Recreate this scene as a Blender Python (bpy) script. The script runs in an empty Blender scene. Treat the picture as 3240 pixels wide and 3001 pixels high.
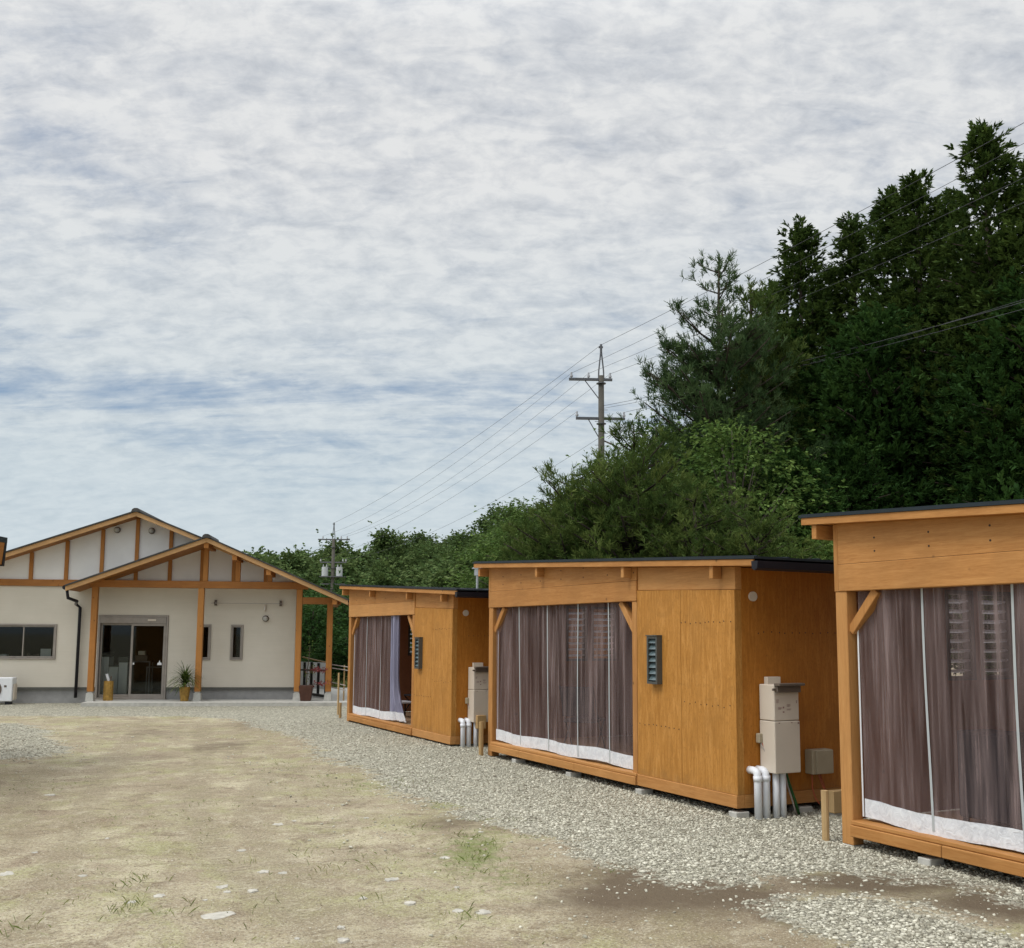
import bpy, math, random
import numpy as np
from math import sin, cos, pi, atan, radians
from mathutils import Matrix, Vector, Euler

# ------------------------------------------------------------------ camera
EYE = 1.85
FPX, CX, CY = 3246.0, 1620.0, 1649.0      # focal length and optical axis of the cropped photograph
TH, PH = atan(.1109), .0065
scene = bpy.context.scene
COL = scene.collection
cam_d = bpy.data.cameras.new('camera'); cam = bpy.data.objects.new('camera', cam_d); COL.objects.link(cam)
cam_d.sensor_fit = 'HORIZONTAL'; cam_d.sensor_width = 36; cam_d.lens = FPX / 3240 * 36
cam_d.shift_y = (CY - 1500.5) / 3240
cam_d.clip_start = .1; cam_d.clip_end = 3000
MC = Matrix.Rotation(pi/2 + TH, 4, 'X') @ Matrix.Rotation(PH, 4, 'Z')
cam.matrix_world = Matrix.Translation((0, 0, EYE)) @ MC
scene.camera = cam

M3 = np.array(MC.to_3x3())
def ray(u, v): return M3 @ np.array([(u-CX)/FPX, -(v-CY)/FPX, -1.0])

# ------------------------------------------------------------------ light
SUN_EL, SUN_AZ = radians(56), radians(-118)     # azimuth from +Y towards +X
w = bpy.data.worlds.new('World'); scene.world = w; w.use_nodes = True
nt = w.node_tree; nt.nodes.clear()
def N(t, **k):
    n = nt.nodes.new(t)
    for a_, b_ in k.items(): setattr(n, a_, b_)
    return n
def L(a_, b_): nt.links.new(a_, b_)
out = N('ShaderNodeOutputWorld'); bg = N('ShaderNodeBackground'); L(bg.outputs[0], out.inputs[0])
bg.inputs[1].default_value = .1
sky = N('ShaderNodeTexSky', sky_type='NISHITA', sun_disc=False, sun_elevation=SUN_EL, sun_rotation=SUN_AZ, air_density=1.0, dust_density=1.2, ozone_density=1.6)
tc = N('ShaderNodeTexCoord'); sep = N('ShaderNodeSeparateXYZ'); L(tc.outputs['Generated'], sep.inputs[0])
def math_(op, a_, b_=None, clamp=False):
    m = N('ShaderNodeMath', operation=op, use_clamp=clamp)
    for i, v in enumerate((a_, b_)):
        if v is None: continue
        if isinstance(v, (int, float)): m.inputs[i].default_value = v
        else: L(v, m.inputs[i])
    return m.outputs[0]
def ramp_(v, stops):
    r = N('ShaderNodeValToRGB'); L(v, r.inputs[0])
    e = r.color_ramp.elements
    while len(e) < len(stops): e.new(.5)
    for q, (p, c) in zip(e, stops): q.position = p; q.color = (*c, 1) if isinstance(c, tuple) else (c, c, c, 1)
    return r.outputs[0]
def mix_(f, a_, b_, bt='MIX'):
    m = N('ShaderNodeMix', data_type='RGBA', blend_type=bt)
    for i, v in ((0, f), (6, a_), (7, b_)):
        if isinstance(v, (int, float)): m.inputs[i].default_value = v
        elif isinstance(v, tuple): m.inputs[i].default_value = (*v, 1)
        else: L(v, m.inputs[i])
    return m.outputs[2]
zc = math_('MAXIMUM', sep.outputs[2], 0.0)
den = math_('ADD', zc, .10)
comb = N('ShaderNodeCombineXYZ')
L(math_('DIVIDE', sep.outputs[0], den), comb.inputs[0]); L(math_('DIVIDE', sep.outputs[1], den), comb.inputs[1])
def mapped(scale, rot=0, loc=(0, 0, 0)):
    m = N('ShaderNodeMapping'); L(comb.outputs[0], m.inputs[0])
    m.inputs['Scale'].default_value = scale; m.inputs['Rotation'].default_value = (0, 0, rot); m.inputs['Location'].default_value = loc
    return m.outputs[0]
def noise_(vec, scale, detail=5, rough=.55, dist=0):
    n = N('ShaderNodeTexNoise'); L(vec, n.inputs['Vector'])
    n.inputs['Scale'].default_value = scale; n.inputs['Detail'].default_value = detail
    n.inputs['Roughness'].default_value = rough; n.inputs['Distortion'].default_value = dist
    return n.outputs[0]
den2 = math_('ADD', zc, .34); comb2 = N('ShaderNodeCombineXYZ')
L(math_('DIVIDE', sep.outputs[0], den2), comb2.inputs[0]); L(math_('DIVIDE', sep.outputs[1], den2), comb2.inputs[1])
def mapped2(scale, rot=0, loc=(0, 0, 0)):
    m = N('ShaderNodeMapping'); L(comb2.outputs[0], m.inputs[0])
    m.inputs['Scale'].default_value = scale; m.inputs['Rotation'].default_value = (0, 0, rot); m.inputs['Location'].default_value = loc
    return m.outputs[0]
big = noise_(mapped2((1, 1.1, 1), .3, (3.1, 1.7, 0)), 1.5, 4, .5, .4)
mid = noise_(mapped2((1, 1.2, 1), -.30, (0.4, .2, 0)), 8, 5, .6, .4)
puf = noise_(mapped2((1, 1.2, 1), .22), 27, 6, .62, .35)
rip = noise_(mapped2((.9, 2.1, 1), -.42, (2, 5, 0)), 12, 6, .62, .5)
streak = noise_(mapped((.40, 1.7, 1), .12, (1.3, 0, 0)), 1.7, 7, .62, .5)
lowm = ramp_(zc, [(.10, .10), (.16, .35), (.205, .95), (.255, .85), (.30, .2), (.40, .0)])
cov = math_('ADD', math_('ADD', math_('MULTIPLY', big, .62), math_('MULTIPLY', mid, .40)), math_('MULTIPLY', rip, .38))
def hole(u, v, rad):      # a thin spot in the cloud sheet round one direction of the sky
    d_ = Vector(ray(u, v)).normalized(); q = N('ShaderNodeVectorMath', operation='DISTANCE'); L(comb2.outputs[0], q.inputs[0]); q.inputs[1].default_value = (d_.x/(d_.z+.34), d_.y/(d_.z+.34), 0)
    return ramp_(math_('DIVIDE', q.outputs['Value'], rad), [(0.0, 1.0), (.5, .5), (1.0, 0.0)])
cov = math_('SUBTRACT', cov, math_('MULTIPLY', hole(330, 420, .34), .22))
cov = math_('SUBTRACT', cov, math_('MULTIPLY', hole(1400, 210, .22), .10))
cov = math_('SUBTRACT', cov, math_('MULTIPLY', hole(700, 850, .22), .07))
cov = math_('SUBTRACT', cov, math_('MULTIPLY', hole(2750, 60, .22), .07))
cov = math_('SUBTRACT', cov, math_('MULTIPLY', lowm, math_('MULTIPLY', ramp_(streak, [(.36, .0), (.68, 1.0)]), .40)))
covr = ramp_(cov, [(.30, .0), (.46, .50), (.58, .88), (.68, 1.0)])
lum = math_('ADD', math_('ADD', math_('MULTIPLY', puf, .42), math_('MULTIPLY', mid, .26)), math_('MULTIPLY', rip, .34))
shade = ramp_(lum, [(.38, (5.5, 5.75, 6.1)), (.48, (6.6, 6.8, 7.05)), (.58, (7.75, 7.85, 7.9))])
shade = mix_(ramp_(zc, [(.14, .75), (.42, 0.0)]), shade, mix_(.7, shade, (5.2, 6.5, 7.2)))
gap = mix_(.25, sky.outputs[0], (4.0, 5.2, 6.8))
col = mix_(covr, gap, shade)
# paler air close to the horizon
col = mix_(ramp_(zc, [(0, .6), (.20, 0.0)]), col, (5.9, 6.8, 7.3))
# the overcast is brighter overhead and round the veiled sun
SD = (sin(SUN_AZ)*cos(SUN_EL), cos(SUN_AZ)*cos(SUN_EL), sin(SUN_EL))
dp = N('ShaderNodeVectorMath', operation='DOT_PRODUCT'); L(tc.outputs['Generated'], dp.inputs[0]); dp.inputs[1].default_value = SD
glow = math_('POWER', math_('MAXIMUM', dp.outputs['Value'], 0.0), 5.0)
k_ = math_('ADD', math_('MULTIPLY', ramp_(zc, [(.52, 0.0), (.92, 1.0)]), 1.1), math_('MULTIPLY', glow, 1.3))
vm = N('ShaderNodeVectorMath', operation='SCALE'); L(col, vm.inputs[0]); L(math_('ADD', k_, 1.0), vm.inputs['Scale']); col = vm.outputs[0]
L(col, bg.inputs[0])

sd = bpy.data.lights.new('sun', 'SUN'); so = bpy.data.objects.new('sun', sd); COL.objects.link(so)
sd.energy = 1.5; sd.angle = radians(20); sd.color = (1, .95, .87)
sv = Vector((sin(SUN_AZ)*cos(SUN_EL), cos(SUN_AZ)*cos(SUN_EL), sin(SUN_EL)))
so.rotation_euler = sv.to_track_quat('Z', 'Y').to_euler()
scene.view_settings.view_transform = 'Standard'; scene.view_settings.look = 'None'
scene.view_settings.exposure = 0.0; scene.view_settings.gamma = 1
scene.render.engine = 'CYCLES'
scene.cycles.max_bounces = 8; scene.cycles.transparent_max_bounces = 12; scene.cycles.use_denoising = True

# ------------------------------------------------------------------ measuring helpers (photo pixel -> real point at a real distance)
def P(u, v, Y):
    d = ray(u, v); p = d*(Y/d[1]); return Vector((p[0], p[1], p[2]+EYE))
def G(u, v, z=0):
    d = ray(u, v); p = d*((z-EYE)/d[2]); return Vector((p[0], p[1], z))

# ------------------------------------------------------------------ materials
MATS = {}
class Mat:
    def __init__(s, name):
        s.m = bpy.data.materials.new(name); s.m.use_nodes = True; s.t = s.m.node_tree
        s.b = s.t.nodes['Principled BSDF']; s.o = s.t.nodes['Material Output']; MATS[name] = s.m
        s.b.inputs['Specular IOR Level'].default_value = .3
    def n(s, t, **k):
        x = s.t.nodes.new(t)
        for a_, b_ in k.items(): setattr(x, a_, b_)
        return x
    def l(s, a_, b_): s.t.links.new(a_, b_)
    def put(s, v, inp):
        if isinstance(v, (int, float)): inp.default_value = v
        elif isinstance(v, tuple): inp.default_value = (*v, 1) if len(v) == 3 and len(inp.default_value) == 4 else v
        else: s.l(v, inp)
    def coord(s, kind='Object', scale=(1, 1, 1), rot=(0, 0, 0), loc=(0, 0, 0)):
        if kind == 'World': v = s.n('ShaderNodeNewGeometry').outputs['Position']
        else: v = s.n('ShaderNodeTexCoord').outputs[kind]
        m = s.n('ShaderNodeMapping'); s.l(v, m.inputs[0])
        m.inputs['Scale'].default_value = scale; m.inputs['Rotation'].default_value = rot; m.inputs['Location'].default_value = loc
        return m.outputs[0]
    def noise(s, vec, scale, detail=4, rough=.55, dist=0):
        x = s.n('ShaderNodeTexNoise'); s.l(vec, x.inputs['Vector'])
        for k, v in (('Scale', scale), ('Detail', detail), ('Roughness', rough), ('Distortion', dist)): x.inputs[k].default_value = v
        return x.outputs[0]
    def vor(s, vec, scale, feature='F1', outp='Distance', rand=1):
        x = s.n('ShaderNodeTexVoronoi', feature=feature); s.l(vec, x.inputs['Vector']); x.inputs['Scale'].default_value = scale
        x.inputs['Randomness'].default_value = rand
        return x.outputs[outp]
    def ramp(s, v, stops):
        r = s.n('ShaderNodeValToRGB'); s.l(v, r.inputs[0]); e = r.color_ramp.elements
        while len(e) < len(stops): e.new(.5)
        for q, (p, c) in zip(e, stops): q.position = p; q.color = (*c, 1) if isinstance(c, tuple) else (c, c, c, 1)
        return r.outputs[0]
    def mix(s, f, a_, b_, bt='MIX'):
        m = s.n('ShaderNodeMix', data_type='RGBA', blend_type=bt)
        s.put(f, m.inputs[0]); s.put(a_, m.inputs[6]); s.put(b_, m.inputs[7]); return m.outputs[2]
    def math(s, op, a_, b_=0.0, clamp=False):
        m = s.n('ShaderNodeMath', operation=op, use_clamp=clamp); s.put(a_, m.inputs[0]); s.put(b_, m.inputs[1]); return m.outputs[0]
    def attr(s, name, o='Fac'): return s.n('ShaderNodeAttribute', attribute_name=name).outputs[o]
    def bump(s, h, strength=.3, dist=.02):
        b = s.n('ShaderNodeBump'); s.l(h, b.inputs['Height']); b.inputs['Strength'].default_value = strength; b.inputs['Distance'].default_value = dist
        s.l(b.outputs[0], s.b.inputs['Normal'])
    def base(s, v): s.put(v, s.b.inputs['Base Color'])
    def rough(s, v): s.put(v, s.b.inputs['Roughness'])

def simple(name, c, rough=.6, metal=0, var=.12, scale=6):
    m = Mat(name); n = m.noise(m.coord(), scale, 5, .6)
    m.base(m.ramp(n, [(.3, tuple(x*(1-var) for x in c)), (.7, tuple(min(1, x*(1+var)) for x in c))]))
    m.rough(rough); m.b.inputs['Metallic'].default_value = metal
    m.bump(m.noise(m.coord(), scale*12, 2), .05, .003)
    return m.m

def wood(name, axis, c0, c1, c2, knots=True, rough=.62):
    # axis = direction of the grain in the object's own frame
    m = Mat(name)
    st = {'x': (.55, 7, 7), 'y': (7, .55, 7), 'z': (7, 7, .55)}[axis]
    g = m.noise(m.coord(scale=st), 3.0, 7, .62, 1.1)
    fine = m.noise(m.coord(scale=tuple(v*6 for v in st)), 3.5, 3, .6)
    blot = m.noise(m.coord(scale=(1, 1, 1)), 1.7, 4, .6, .5)
    cc = m.ramp(g, [(.30, c0), (.5, c1), (.72, c2)])
    cc = m.mix(.35, cc, m.ramp(fine, [(.3, c0), (.7, c2)]))
    cc = m.mix(m.ramp(blot, [(.35, .42), (.65, 0.0)]), cc, tuple(x*.62 for x in c1))
    if knots:
        k = m.vor(m.coord(scale=(1, 1, 1)), 3.3)
        cc = m.mix(m.ramp(k, [(.035, .8), (.085, 0.0)]), cc, tuple(x*.22 for x in c1))
    oi = m.n('ShaderNodeObjectInfo'); cc = m.mix(m.ramp(oi.outputs['Random'], [(0, .32), (.5, 0.0)]), cc, tuple(x*.70 for x in c1)); cc = m.mix(m.ramp(oi.outputs['Random'], [(.5, 0.0), (1, .30)]), cc, (c2[0]*1.12, c2[1]*1.22, c2[2]*1.4))
    m.base(cc); m.rough(rough); m.bump(fine, .12, .004)
    return m.m

WA, WB, WC = (.330, .132, .030), (.465, .212, .060), (.590, .305, .105)
wood('wood_upright', 'z', WA, WB, WC); wood('wood_lengthwise', 'x', WA, WB, WC); wood('wood_crosswise', 'y', WA, WB, WC)
def plywood(name, c0, c1, c2):
    m = Mat(name); g = m.noise(m.coord(scale=(5, 5, .5)), 3.2, 8, .68, 1.6); f_ = m.noise(m.coord(scale=(1, 1, .35)), 60, 4, .7)
    cc = m.ramp(g, [(.30, c0), (.5, c1), (.68, c2)])
    cc = m.mix(m.ramp(f_, [(.36, .55), (.48, 0.0)]), cc, tuple(x*.62 for x in c1))
    cc = m.mix(m.ramp(m.noise(m.coord(scale=(1, 1, .8)), 2.2, 5, .65, .8), [(.50, 0.0), (.70, .5)]), cc, tuple(x*.66 for x in c1))
    cc = m.mix(m.ramp(m.vor(m.coord(), 7), [(.02, .75), (.06, 0.0)]), cc, tuple(x*.3 for x in c1))
    # mud splash and damp along the foot of the sheet
    sz = m.n('ShaderNodeSeparateXYZ'); m.l(m.coord(), sz.inputs[0]); sp = m.math('ADD', sz.outputs[2], m.math('MULTIPLY', m.noise(m.coord(), 9, 5, .7), .35))
    cc = m.mix(m.ramp(sp, [(.28, .40), (.48, 0.0)]), cc, (.20, .13, .06))
    m.base(cc); m.rough(.66); m.bump(f_, .15, .003)
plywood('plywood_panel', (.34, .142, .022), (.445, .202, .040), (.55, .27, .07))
plywood('plywood_shaded', (.33, .112, .010), (.40, .148, .016), (.48, .19, .030))  # same plywood as the panel, with shade and warm bounce put into its colour
wood('cedar_post', 'z', (.32, .12, .025), (.42, .17, .038), (.50, .22, .055))
wood('cedar_beam', 'x', (.27, .10, .022), (.36, .145, .033), (.44, .19, .05))
wood('barge_board', 'x', (.46, .25, .10), (.54, .31, .13), (.62, .38, .18), knots=False)
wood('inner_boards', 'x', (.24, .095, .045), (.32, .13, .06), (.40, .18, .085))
wood('deck_boards', 'x', (.30, .19, .10), (.38, .25, .14), (.46, .31, .18))
wood('stake_wood', 'z', (.36, .22, .09), (.46, .30, .13), (.55, .38, .19), knots=False)
simple('dark_roof_metal', (.035, .045, .052), .42, .6)
simple('nail_head', (.05, .03, .02), .6)
simple('black_gutter', (.012, .012, .017), .35)
simple('white_pipe', (.78, .81, .86), .42, var=.05)
simple('unit_beige', (.60, .535, .45), .5, var=.04, scale=2)
simple('unit_flue', (.13, .105, .085), .45)
simple('unit_print', (.27, .16, .15), .6)
simple('box_beige', (.36, .31, .22), .5, var=.06)
simple('window_frame', (.30, .27, .24), .45, .2)
simple('jalousie_frame', (.09, .095, .09), .45, .3)
simple('concrete', (.46, .455, .42), .9, var=.15, scale=9)
simple('plinth_grey', (.29, .29, .285), .9, var=.18, scale=3)
simple('drip_edge', (.10, .10, .09), .6)
simple('gable_panel', (.76, .755, .74), .85, var=.04, scale=2)
simple('white_paint', (.72, .74, .76), .5, var=.04)
simple('dark_fabric', (.022, .025, .032), .8)
simple('black_metal', (.015, .014, .014), .45, .3)
simple('brown_planter', (.085, .038, .025), .7, var=.2)
simple('terracotta_gold', (.34, .20, .045), .7, var=.45, scale=14)
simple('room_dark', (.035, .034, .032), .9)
simple('insulator', (.42, .43, .46), .35)
simple('pole_concrete', (.085, .08, .068), .9, var=.14, scale=3)
simple('galvanised', (.12, .125, .135), .5, .5)
simple('wire_dark', (.06, .062, .07), .6)
simple('cable_green', (.02, .09, .02), .6); simple('cable_orange', (.40, .10, .04), .6); simple('cable_pale', (.40, .36, .33), .6)
simple('red_leaf', (.22, .05, .05), .7)
simple('flat_stone', (.46, .44, .385), .9, var=.2, scale=16)
simple('transformer_grey', (.42, .45, .47), .5)
simple('steel_flue', (.55, .56, .56), .3, .8)
# beige siding, faint horizontal courses
m = Mat('siding_beige'); z = m.noise(m.coord(scale=(.5, .5, 9)), 2.5, 4, .6); b_ = m.noise(m.coord(), .9, 4, .6)
cc = m.ramp(z, [(.3, (.63, .59, .505)), (.7, (.66, .615, .53))]); cc = m.mix(m.ramp(b_, [(.35, .30), (.7, 0.0)]), cc, (.46, .42, .34))
m.base(cc); m.rough(.85)
wv = m.n('ShaderNodeTexWave', bands_direction='Z', wave_profile='SAW'); m.l(m.coord(), wv.inputs[0]); wv.inputs['Scale'].default_value = .55; wv.inputs['Distortion'].default_value = .1
m.bump(wv.outputs[1], .05, .01)
# roof tiles
m = Mat('roof_tile'); v_ = m.noise(m.coord(), 4, 4); m.base(m.ramp(v_, [(.3, (.035, .035, .034)), (.7, (.075, .072, .066))])); m.rough(.6)
# glass (window) : thin pane, mostly clear, mirrors the sky at a glance
m = Mat('window_glass'); gl = m.n('ShaderNodeBsdfGlossy'); gl.inputs['Roughness'].default_value = .03; gl.inputs['Color'].default_value = (.42, .45, .47, 1)
tr = m.n('ShaderNodeBsdfTransparent'); tr.inputs['Color'].default_value = (.82, .84, .82, 1); fr = m.n('ShaderNodeFresnel'); fr.inputs[0].default_value = 1.5
mx = m.n('ShaderNodeMixShader'); m.l(fr.outputs[0], mx.inputs[0]); m.l(tr.outputs[0], mx.inputs[1]); m.l(gl.outputs[0], mx.inputs[2]); m.l(mx.outputs[0], m.o.inputs[0])
m = Mat('jalousie_glass'); m.base((.10, .14, .15)); m.rough(.12); m.b.inputs['Specular IOR Level'].default_value = .7
# louvre glass at the back of the huts
m = Mat('louvre_glass'); m.base((.85, .88, .92)); m.rough(.3); tl = m.n('ShaderNodeBsdfTranslucent'); tl.inputs[0].default_value = (.9, .93, .96, 1); mx = m.n('ShaderNodeMixShader'); mx.inputs[0].default_value = .65; m.l(m.b.outputs[0], mx.inputs[1]); m.l(tl.outputs[0], mx.inputs[2]); m.l(mx.outputs[0], m.o.inputs[0])
# mesh curtain film
def film(name, colour, alpha, streak):
    m = Mat(name)
    di = m.n('ShaderNodeBsdfPrincipled'); tr = m.n('ShaderNodeBsdfTransparent'); tr.inputs['Color'].default_value = (.86, .82, .86, 1)
    st = m.noise(m.coord(scale=(1, 1, .045)), 9, 5, .65, .2)
    st2 = m.noise(m.coord(scale=(1, 1, .03)), 30, 3, .6)
    c = m.ramp(st, [(.35, tuple(x*.6 for x in colour)), (.6, colour), (.75, tuple(min(1, x*1.6) for x in colour))])
    m.l(c, di.inputs['Base Color']); di.inputs['Roughness'].default_value = .38; di.inputs['Specular IOR Level'].default_value = .25
    a1 = m.math('ADD', m.math('MULTIPLY', m.ramp(st, [(.35, 0.0), (.75, 1.0)]), streak), alpha)
    a1 = m.math('ADD', a1, m.math('MULTIPLY', m.ramp(st2, [(.5, 0.0), (.75, 1.0)]), streak*.7), True)
    mx = m.n('ShaderNodeMixShader'); m.l(a1, mx.inputs[0]); m.l(tr.outputs[0], mx.inputs[1]); m.l(di.outputs[0], mx.inputs[2]); m.l(mx.outputs[0], m.o.inputs[0])
film('curtain_film', (.27, .205, .20), .17, .50)
film('curtain_bunch', (.34, .34, .47), .62, .35)
m = Mat('curtain_hem'); n_ = m.noise(m.coord(), 14, 5, .6, 1.2); m.base(m.ramp(n_, [(.3, (.58, .60, .64)), (.7, (.80, .82, .85))])); m.rough(.45); m.bump(n_, .5, .02)
simple('curtain_seam', (.42, .45, .46), .4, var=.05)
# foliage
def leafmat(name, dark, mid, light, scale=1.2, transl=.25):
    m = Mat(name)
    r = m.attr('rnd'); n = m.noise(m.coord('World'), scale, 4, .6)
    f = m.math('ADD', m.math('MULTIPLY', r, .55), m.math('MULTIPLY', n, .55))
    c = m.ramp(f, [(.25, dark), (.52, mid), (.82, light)])
    m.base(c); m.rough(.7); m.b.inputs['Specular IOR Level'].default_value = .08
    tl = m.n('ShaderNodeBsdfTranslucent'); m.l(m.mix(.5, c, light), tl.inputs[0])
    mx = m.n('ShaderNodeMixShader'); mx.inputs[0].default_value = transl
    m.l(m.b.outputs[0], mx.inputs[1]); m.l(tl.outputs[0], mx.inputs[2]); m.l(mx.outputs[0], m.o.inputs[0])
leafmat('cypress_leaf', (.014, .032, .008), (.036, .068, .015), (.10, .15, .035))
leafmat('cypress_leaf_green', (.014, .038, .010), (.028, .070, .017), (.060, .120, .028))
leafmat('pine_needle', (.024, .048, .011), (.052, .092, .021), (.155, .20, .052))
leafmat('pine_needle_blue', (.022, .046, .018), (.044, .084, .030), (.115, .17, .07))
leafmat('maple_leaf', (.030, .068, .014), (.064, .122, .026), (.17, .25, .065))
leafmat('hill_leaf', (.034, .064, .020), (.070, .120, .036), (.15, .20, .070), .35)
leafmat('grass_blade', (.09, .13, .03), (.17, .22, .06), (.34, .33, .15), 2)
simple('bark', (.045, .035, .027), .95, var=.35, scale=8)
simple('bark_grey', (.10, .085, .07), .95, var=.35, scale=8)

# ------------------------------------------------------------------ mesh builder
class MB:
    def __init__(s): s.v = []; s.f = []; s.mi = []; s.cur = 0
    def mat(s, i): s.cur = i; return s
    def add(s, vs, fs):
        o = len(s.v); s.v += [tuple(q) for q in vs]
        for q in fs: s.f.append(tuple(i+o for i in q)); s.mi.append(s.cur)
        return s
    def box(s, x0, x1, y0, y1, z0, z1):
        if x0 > x1: x0, x1 = x1, x0
        if y0 > y1: y0, y1 = y1, y0
        if z0 > z1: z0, z1 = z1, z0
        return s.add([(x0,y0,z0),(x1,y0,z0),(x1,y1,z0),(x0,y1,z0),(x0,y0,z1),(x1,y0,z1),(x1,y1,z1),(x0,y1,z1)],
                     [(0,3,2,1),(4,5,6,7),(0,1,5,4),(1,2,6,5),(2,3,7,6),(3,0,4,7)])
    def prism(s, poly, y0, y1):
        # poly: (x,z) list, extruded from y0 to y1
        n = len(poly); vs = [(x, y0, z) for x, z in poly] + [(x, y1, z) for x, z in poly]
        area = sum(poly[i][0]*poly[(i+1)%n][1]-poly[(i+1)%n][0]*poly[i][1] for i in range(n))
        fs = [tuple(range(n)), tuple(range(2*n-1, n-1, -1))] + [(i, i+n, (i+1)%n+n, (i+1)%n) for i in range(n)]
        if area < 0: fs = [tuple(reversed(q)) for q in fs]
        return s.add(vs, fs)
    def tube(s, pts, r, n=8, cap=True, r1=None):
        pts = [Vector(p) for p in pts]; vs = []; k = len(pts)
        up = Vector((0, 0, 1))
        for i, p in enumerate(pts):
            d = (pts[min(i+1, k-1)] - pts[max(i-1, 0)]).normalized()
            a_ = d.cross(up if abs(d.z) < .95 else Vector((1, 0, 0))).normalized(); b_ = d.cross(a_)
            rr = r if r1 is None else r + (r1-r)*i/(k-1)
            for j in range(n):
                t = 2*pi*j/n; vs.append(p + a_*cos(t)*rr + b_*sin(t)*rr)
        fs = [(i*n+j, i*n+(j+1)%n, (i+1)*n+(j+1)%n, (i+1)*n+j) for i in range(k-1) for j in range(n)]
        if cap: fs += [tuple(range(n-1, -1, -1)), tuple(range((k-1)*n, k*n))]
        return s.add(vs, fs)
    def disc(s, c, axis, r, h, n=20):
        c = Vector(c); ax = Vector(axis); return s.tube([c, c+ax*h], r, n)
    def bar(s, a_, b_, wd, ht):
        # beam of rectangular section between two points; ht measured across its run in the vertical plane
        a_, b_ = Vector(a_), Vector(b_); d = (b_-a_).normalized(); sd_ = d.cross(Vector((0, 0, 1))).normalized(); u = sd_.cross(d)
        vs = [p + sd_*i*wd/2 + u*j*ht/2 for p in (a_, b_) for i, j in ((-1,-1),(1,-1),(1,1),(-1,1))]
        return s.add(vs, [(0,1,2,3),(7,6,5,4),(0,4,5,1),(1,5,6,2),(2,6,7,3),(3,7,4,0)])
    def build(s, name, mat, parent=None, bevel=0, smooth=False):
        me = bpy.data.meshes.new(name); me.from_pydata(s.v, [], s.f)
        for q in (mat if isinstance(mat, (list, tuple)) else [mat]): me.materials.append(MATS[q])
        me.polygons.foreach_set('material_index', s.mi)
        if smooth: me.polygons.foreach_set('use_smooth', [True]*len(s.f))
        me.update(); o = bpy.data.objects.new(name, me); COL.objects.link(o)
        if parent: o.parent = parent
        if bevel:
            b_ = o.modifiers.new('bevel', 'BEVEL'); b_.width = bevel; b_.segments = 1; b_.limit_method = 'ANGLE'
        return o
def tag(o, label=None, cat=None, group=None, kind=None):
    if label: o['label'] = label
    if cat: o['category'] = cat
    if group: o['group'] = group
    if kind: o['kind'] = kind
    return o
def thing(name, label, cat, loc=(0, 0, 0), rz=0, group=None):
    o = bpy.data.objects.new(name, None); COL.objects.link(o); o.location = loc; o.rotation_euler = (0, 0, rz); o.empty_display_size = .2
    return tag(o, label, cat, group)
def B(x0, x1, y0, y1, z0, z1): return MB().box(x0, x1, y0, y1, z0, z1)
def copy_tree(o, parent=None):
    c = o.copy(); COL.objects.link(c)
    if parent: c.parent = parent
    for ch in [q for q in bpy.data.objects if q.parent == o]: copy_tree(ch, c)
    return c

def npmesh(name, V, F, mat, parent=None, rnd=None, smooth=False, kinds='QUAD'):
    """V (n,3), F (m,k) -> object; rnd (m,) per-face value"""
    me = bpy.data.meshes.new(name); n, k = F.shape
    me.vertices.add(len(V)); me.vertices.foreach_set('co', V.astype(np.float32).ravel())
    me.loops.add(n*k); me.loops.foreach_set('vertex_index', F.astype(np.int32).ravel())
    me.polygons.add(n); me.polygons.foreach_set('loop_start', np.arange(0, n*k, k, dtype=np.int32))
    me.polygons.foreach_set('loop_total', np.full(n, k, dtype=np.int32))
    me.materials.append(MATS[mat])
    if smooth: me.polygons.foreach_set('use_smooth', np.ones(n, dtype=bool))
    if rnd is not None:
        at = me.attributes.new('rnd', 'FLOAT', 'FACE'); at.data.foreach_set('value', rnd.astype(np.float32))
    me.update(calc_edges=True); me.validate()
    o = bpy.data.objects.new(name, me); COL.objects.link(o)
    if parent: o.parent = parent
    return o

# ------------------------------------------------------------------ ground
RNG = np.random.default_rng(7)
def gp(lst): return np.array([[G(u, v).x, G(u, v).y] for u, v in lst])
POLY_A = gp([(-420,2264),(300,2266),(620,2266),(760,2280),(850,2308),(980,2342),(1020,2395),(1180,2440),(1230,2500),(1420,2560),(1560,2610),(1700,2640),(1830,2690),(1960,2740),(2080,2775),(2200,2800),(2400,2790),(2560,2765),(2700,2760),(3000,2790),(3240,2845),(3600,2920),(3900,2700),(2900,2330),(1700,2180),(1110,2150),(-420,2150)])
POLY_B = gp([(2330,2870),(2480,2845),(2600,2825),(2850,2835),(3050,2875),(3240,2950),(3500,3060),(3000,3250),(2650,3020),(2450,2930)])
POLY_C = gp([(-200,2290),(60,2288),(150,2310),(160,2335),(215,2362),(160,2392),(40,2402),(-200,2405)])
def sdist(px, py, poly):
    n = len(poly); d = np.full(px.shape, 1e9); ins = np.zeros(px.shape, bool)
    for i in range(n):
        ax, ay = poly[i]; bx, by = poly[(i+1) % n]
        ex, ey = bx-ax, by-ay; wx, wy = px-ax, py-ay
        t = np.clip((wx*ex+wy*ey)/(ex*ex+ey*ey), 0, 1); d = np.minimum(d, (wx-ex*t)**2+(wy-ey*t)**2)
        c = (ay > py) != (by > py)
        with np.errstate(divide='ignore', invalid='ignore'): xi = ax+(py-ay)*ex/np.where(ey == 0, 1e-9, ey)
        ins ^= c & (px < xi)
    return np.sqrt(d)*np.where(ins, 1, -1)
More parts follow.
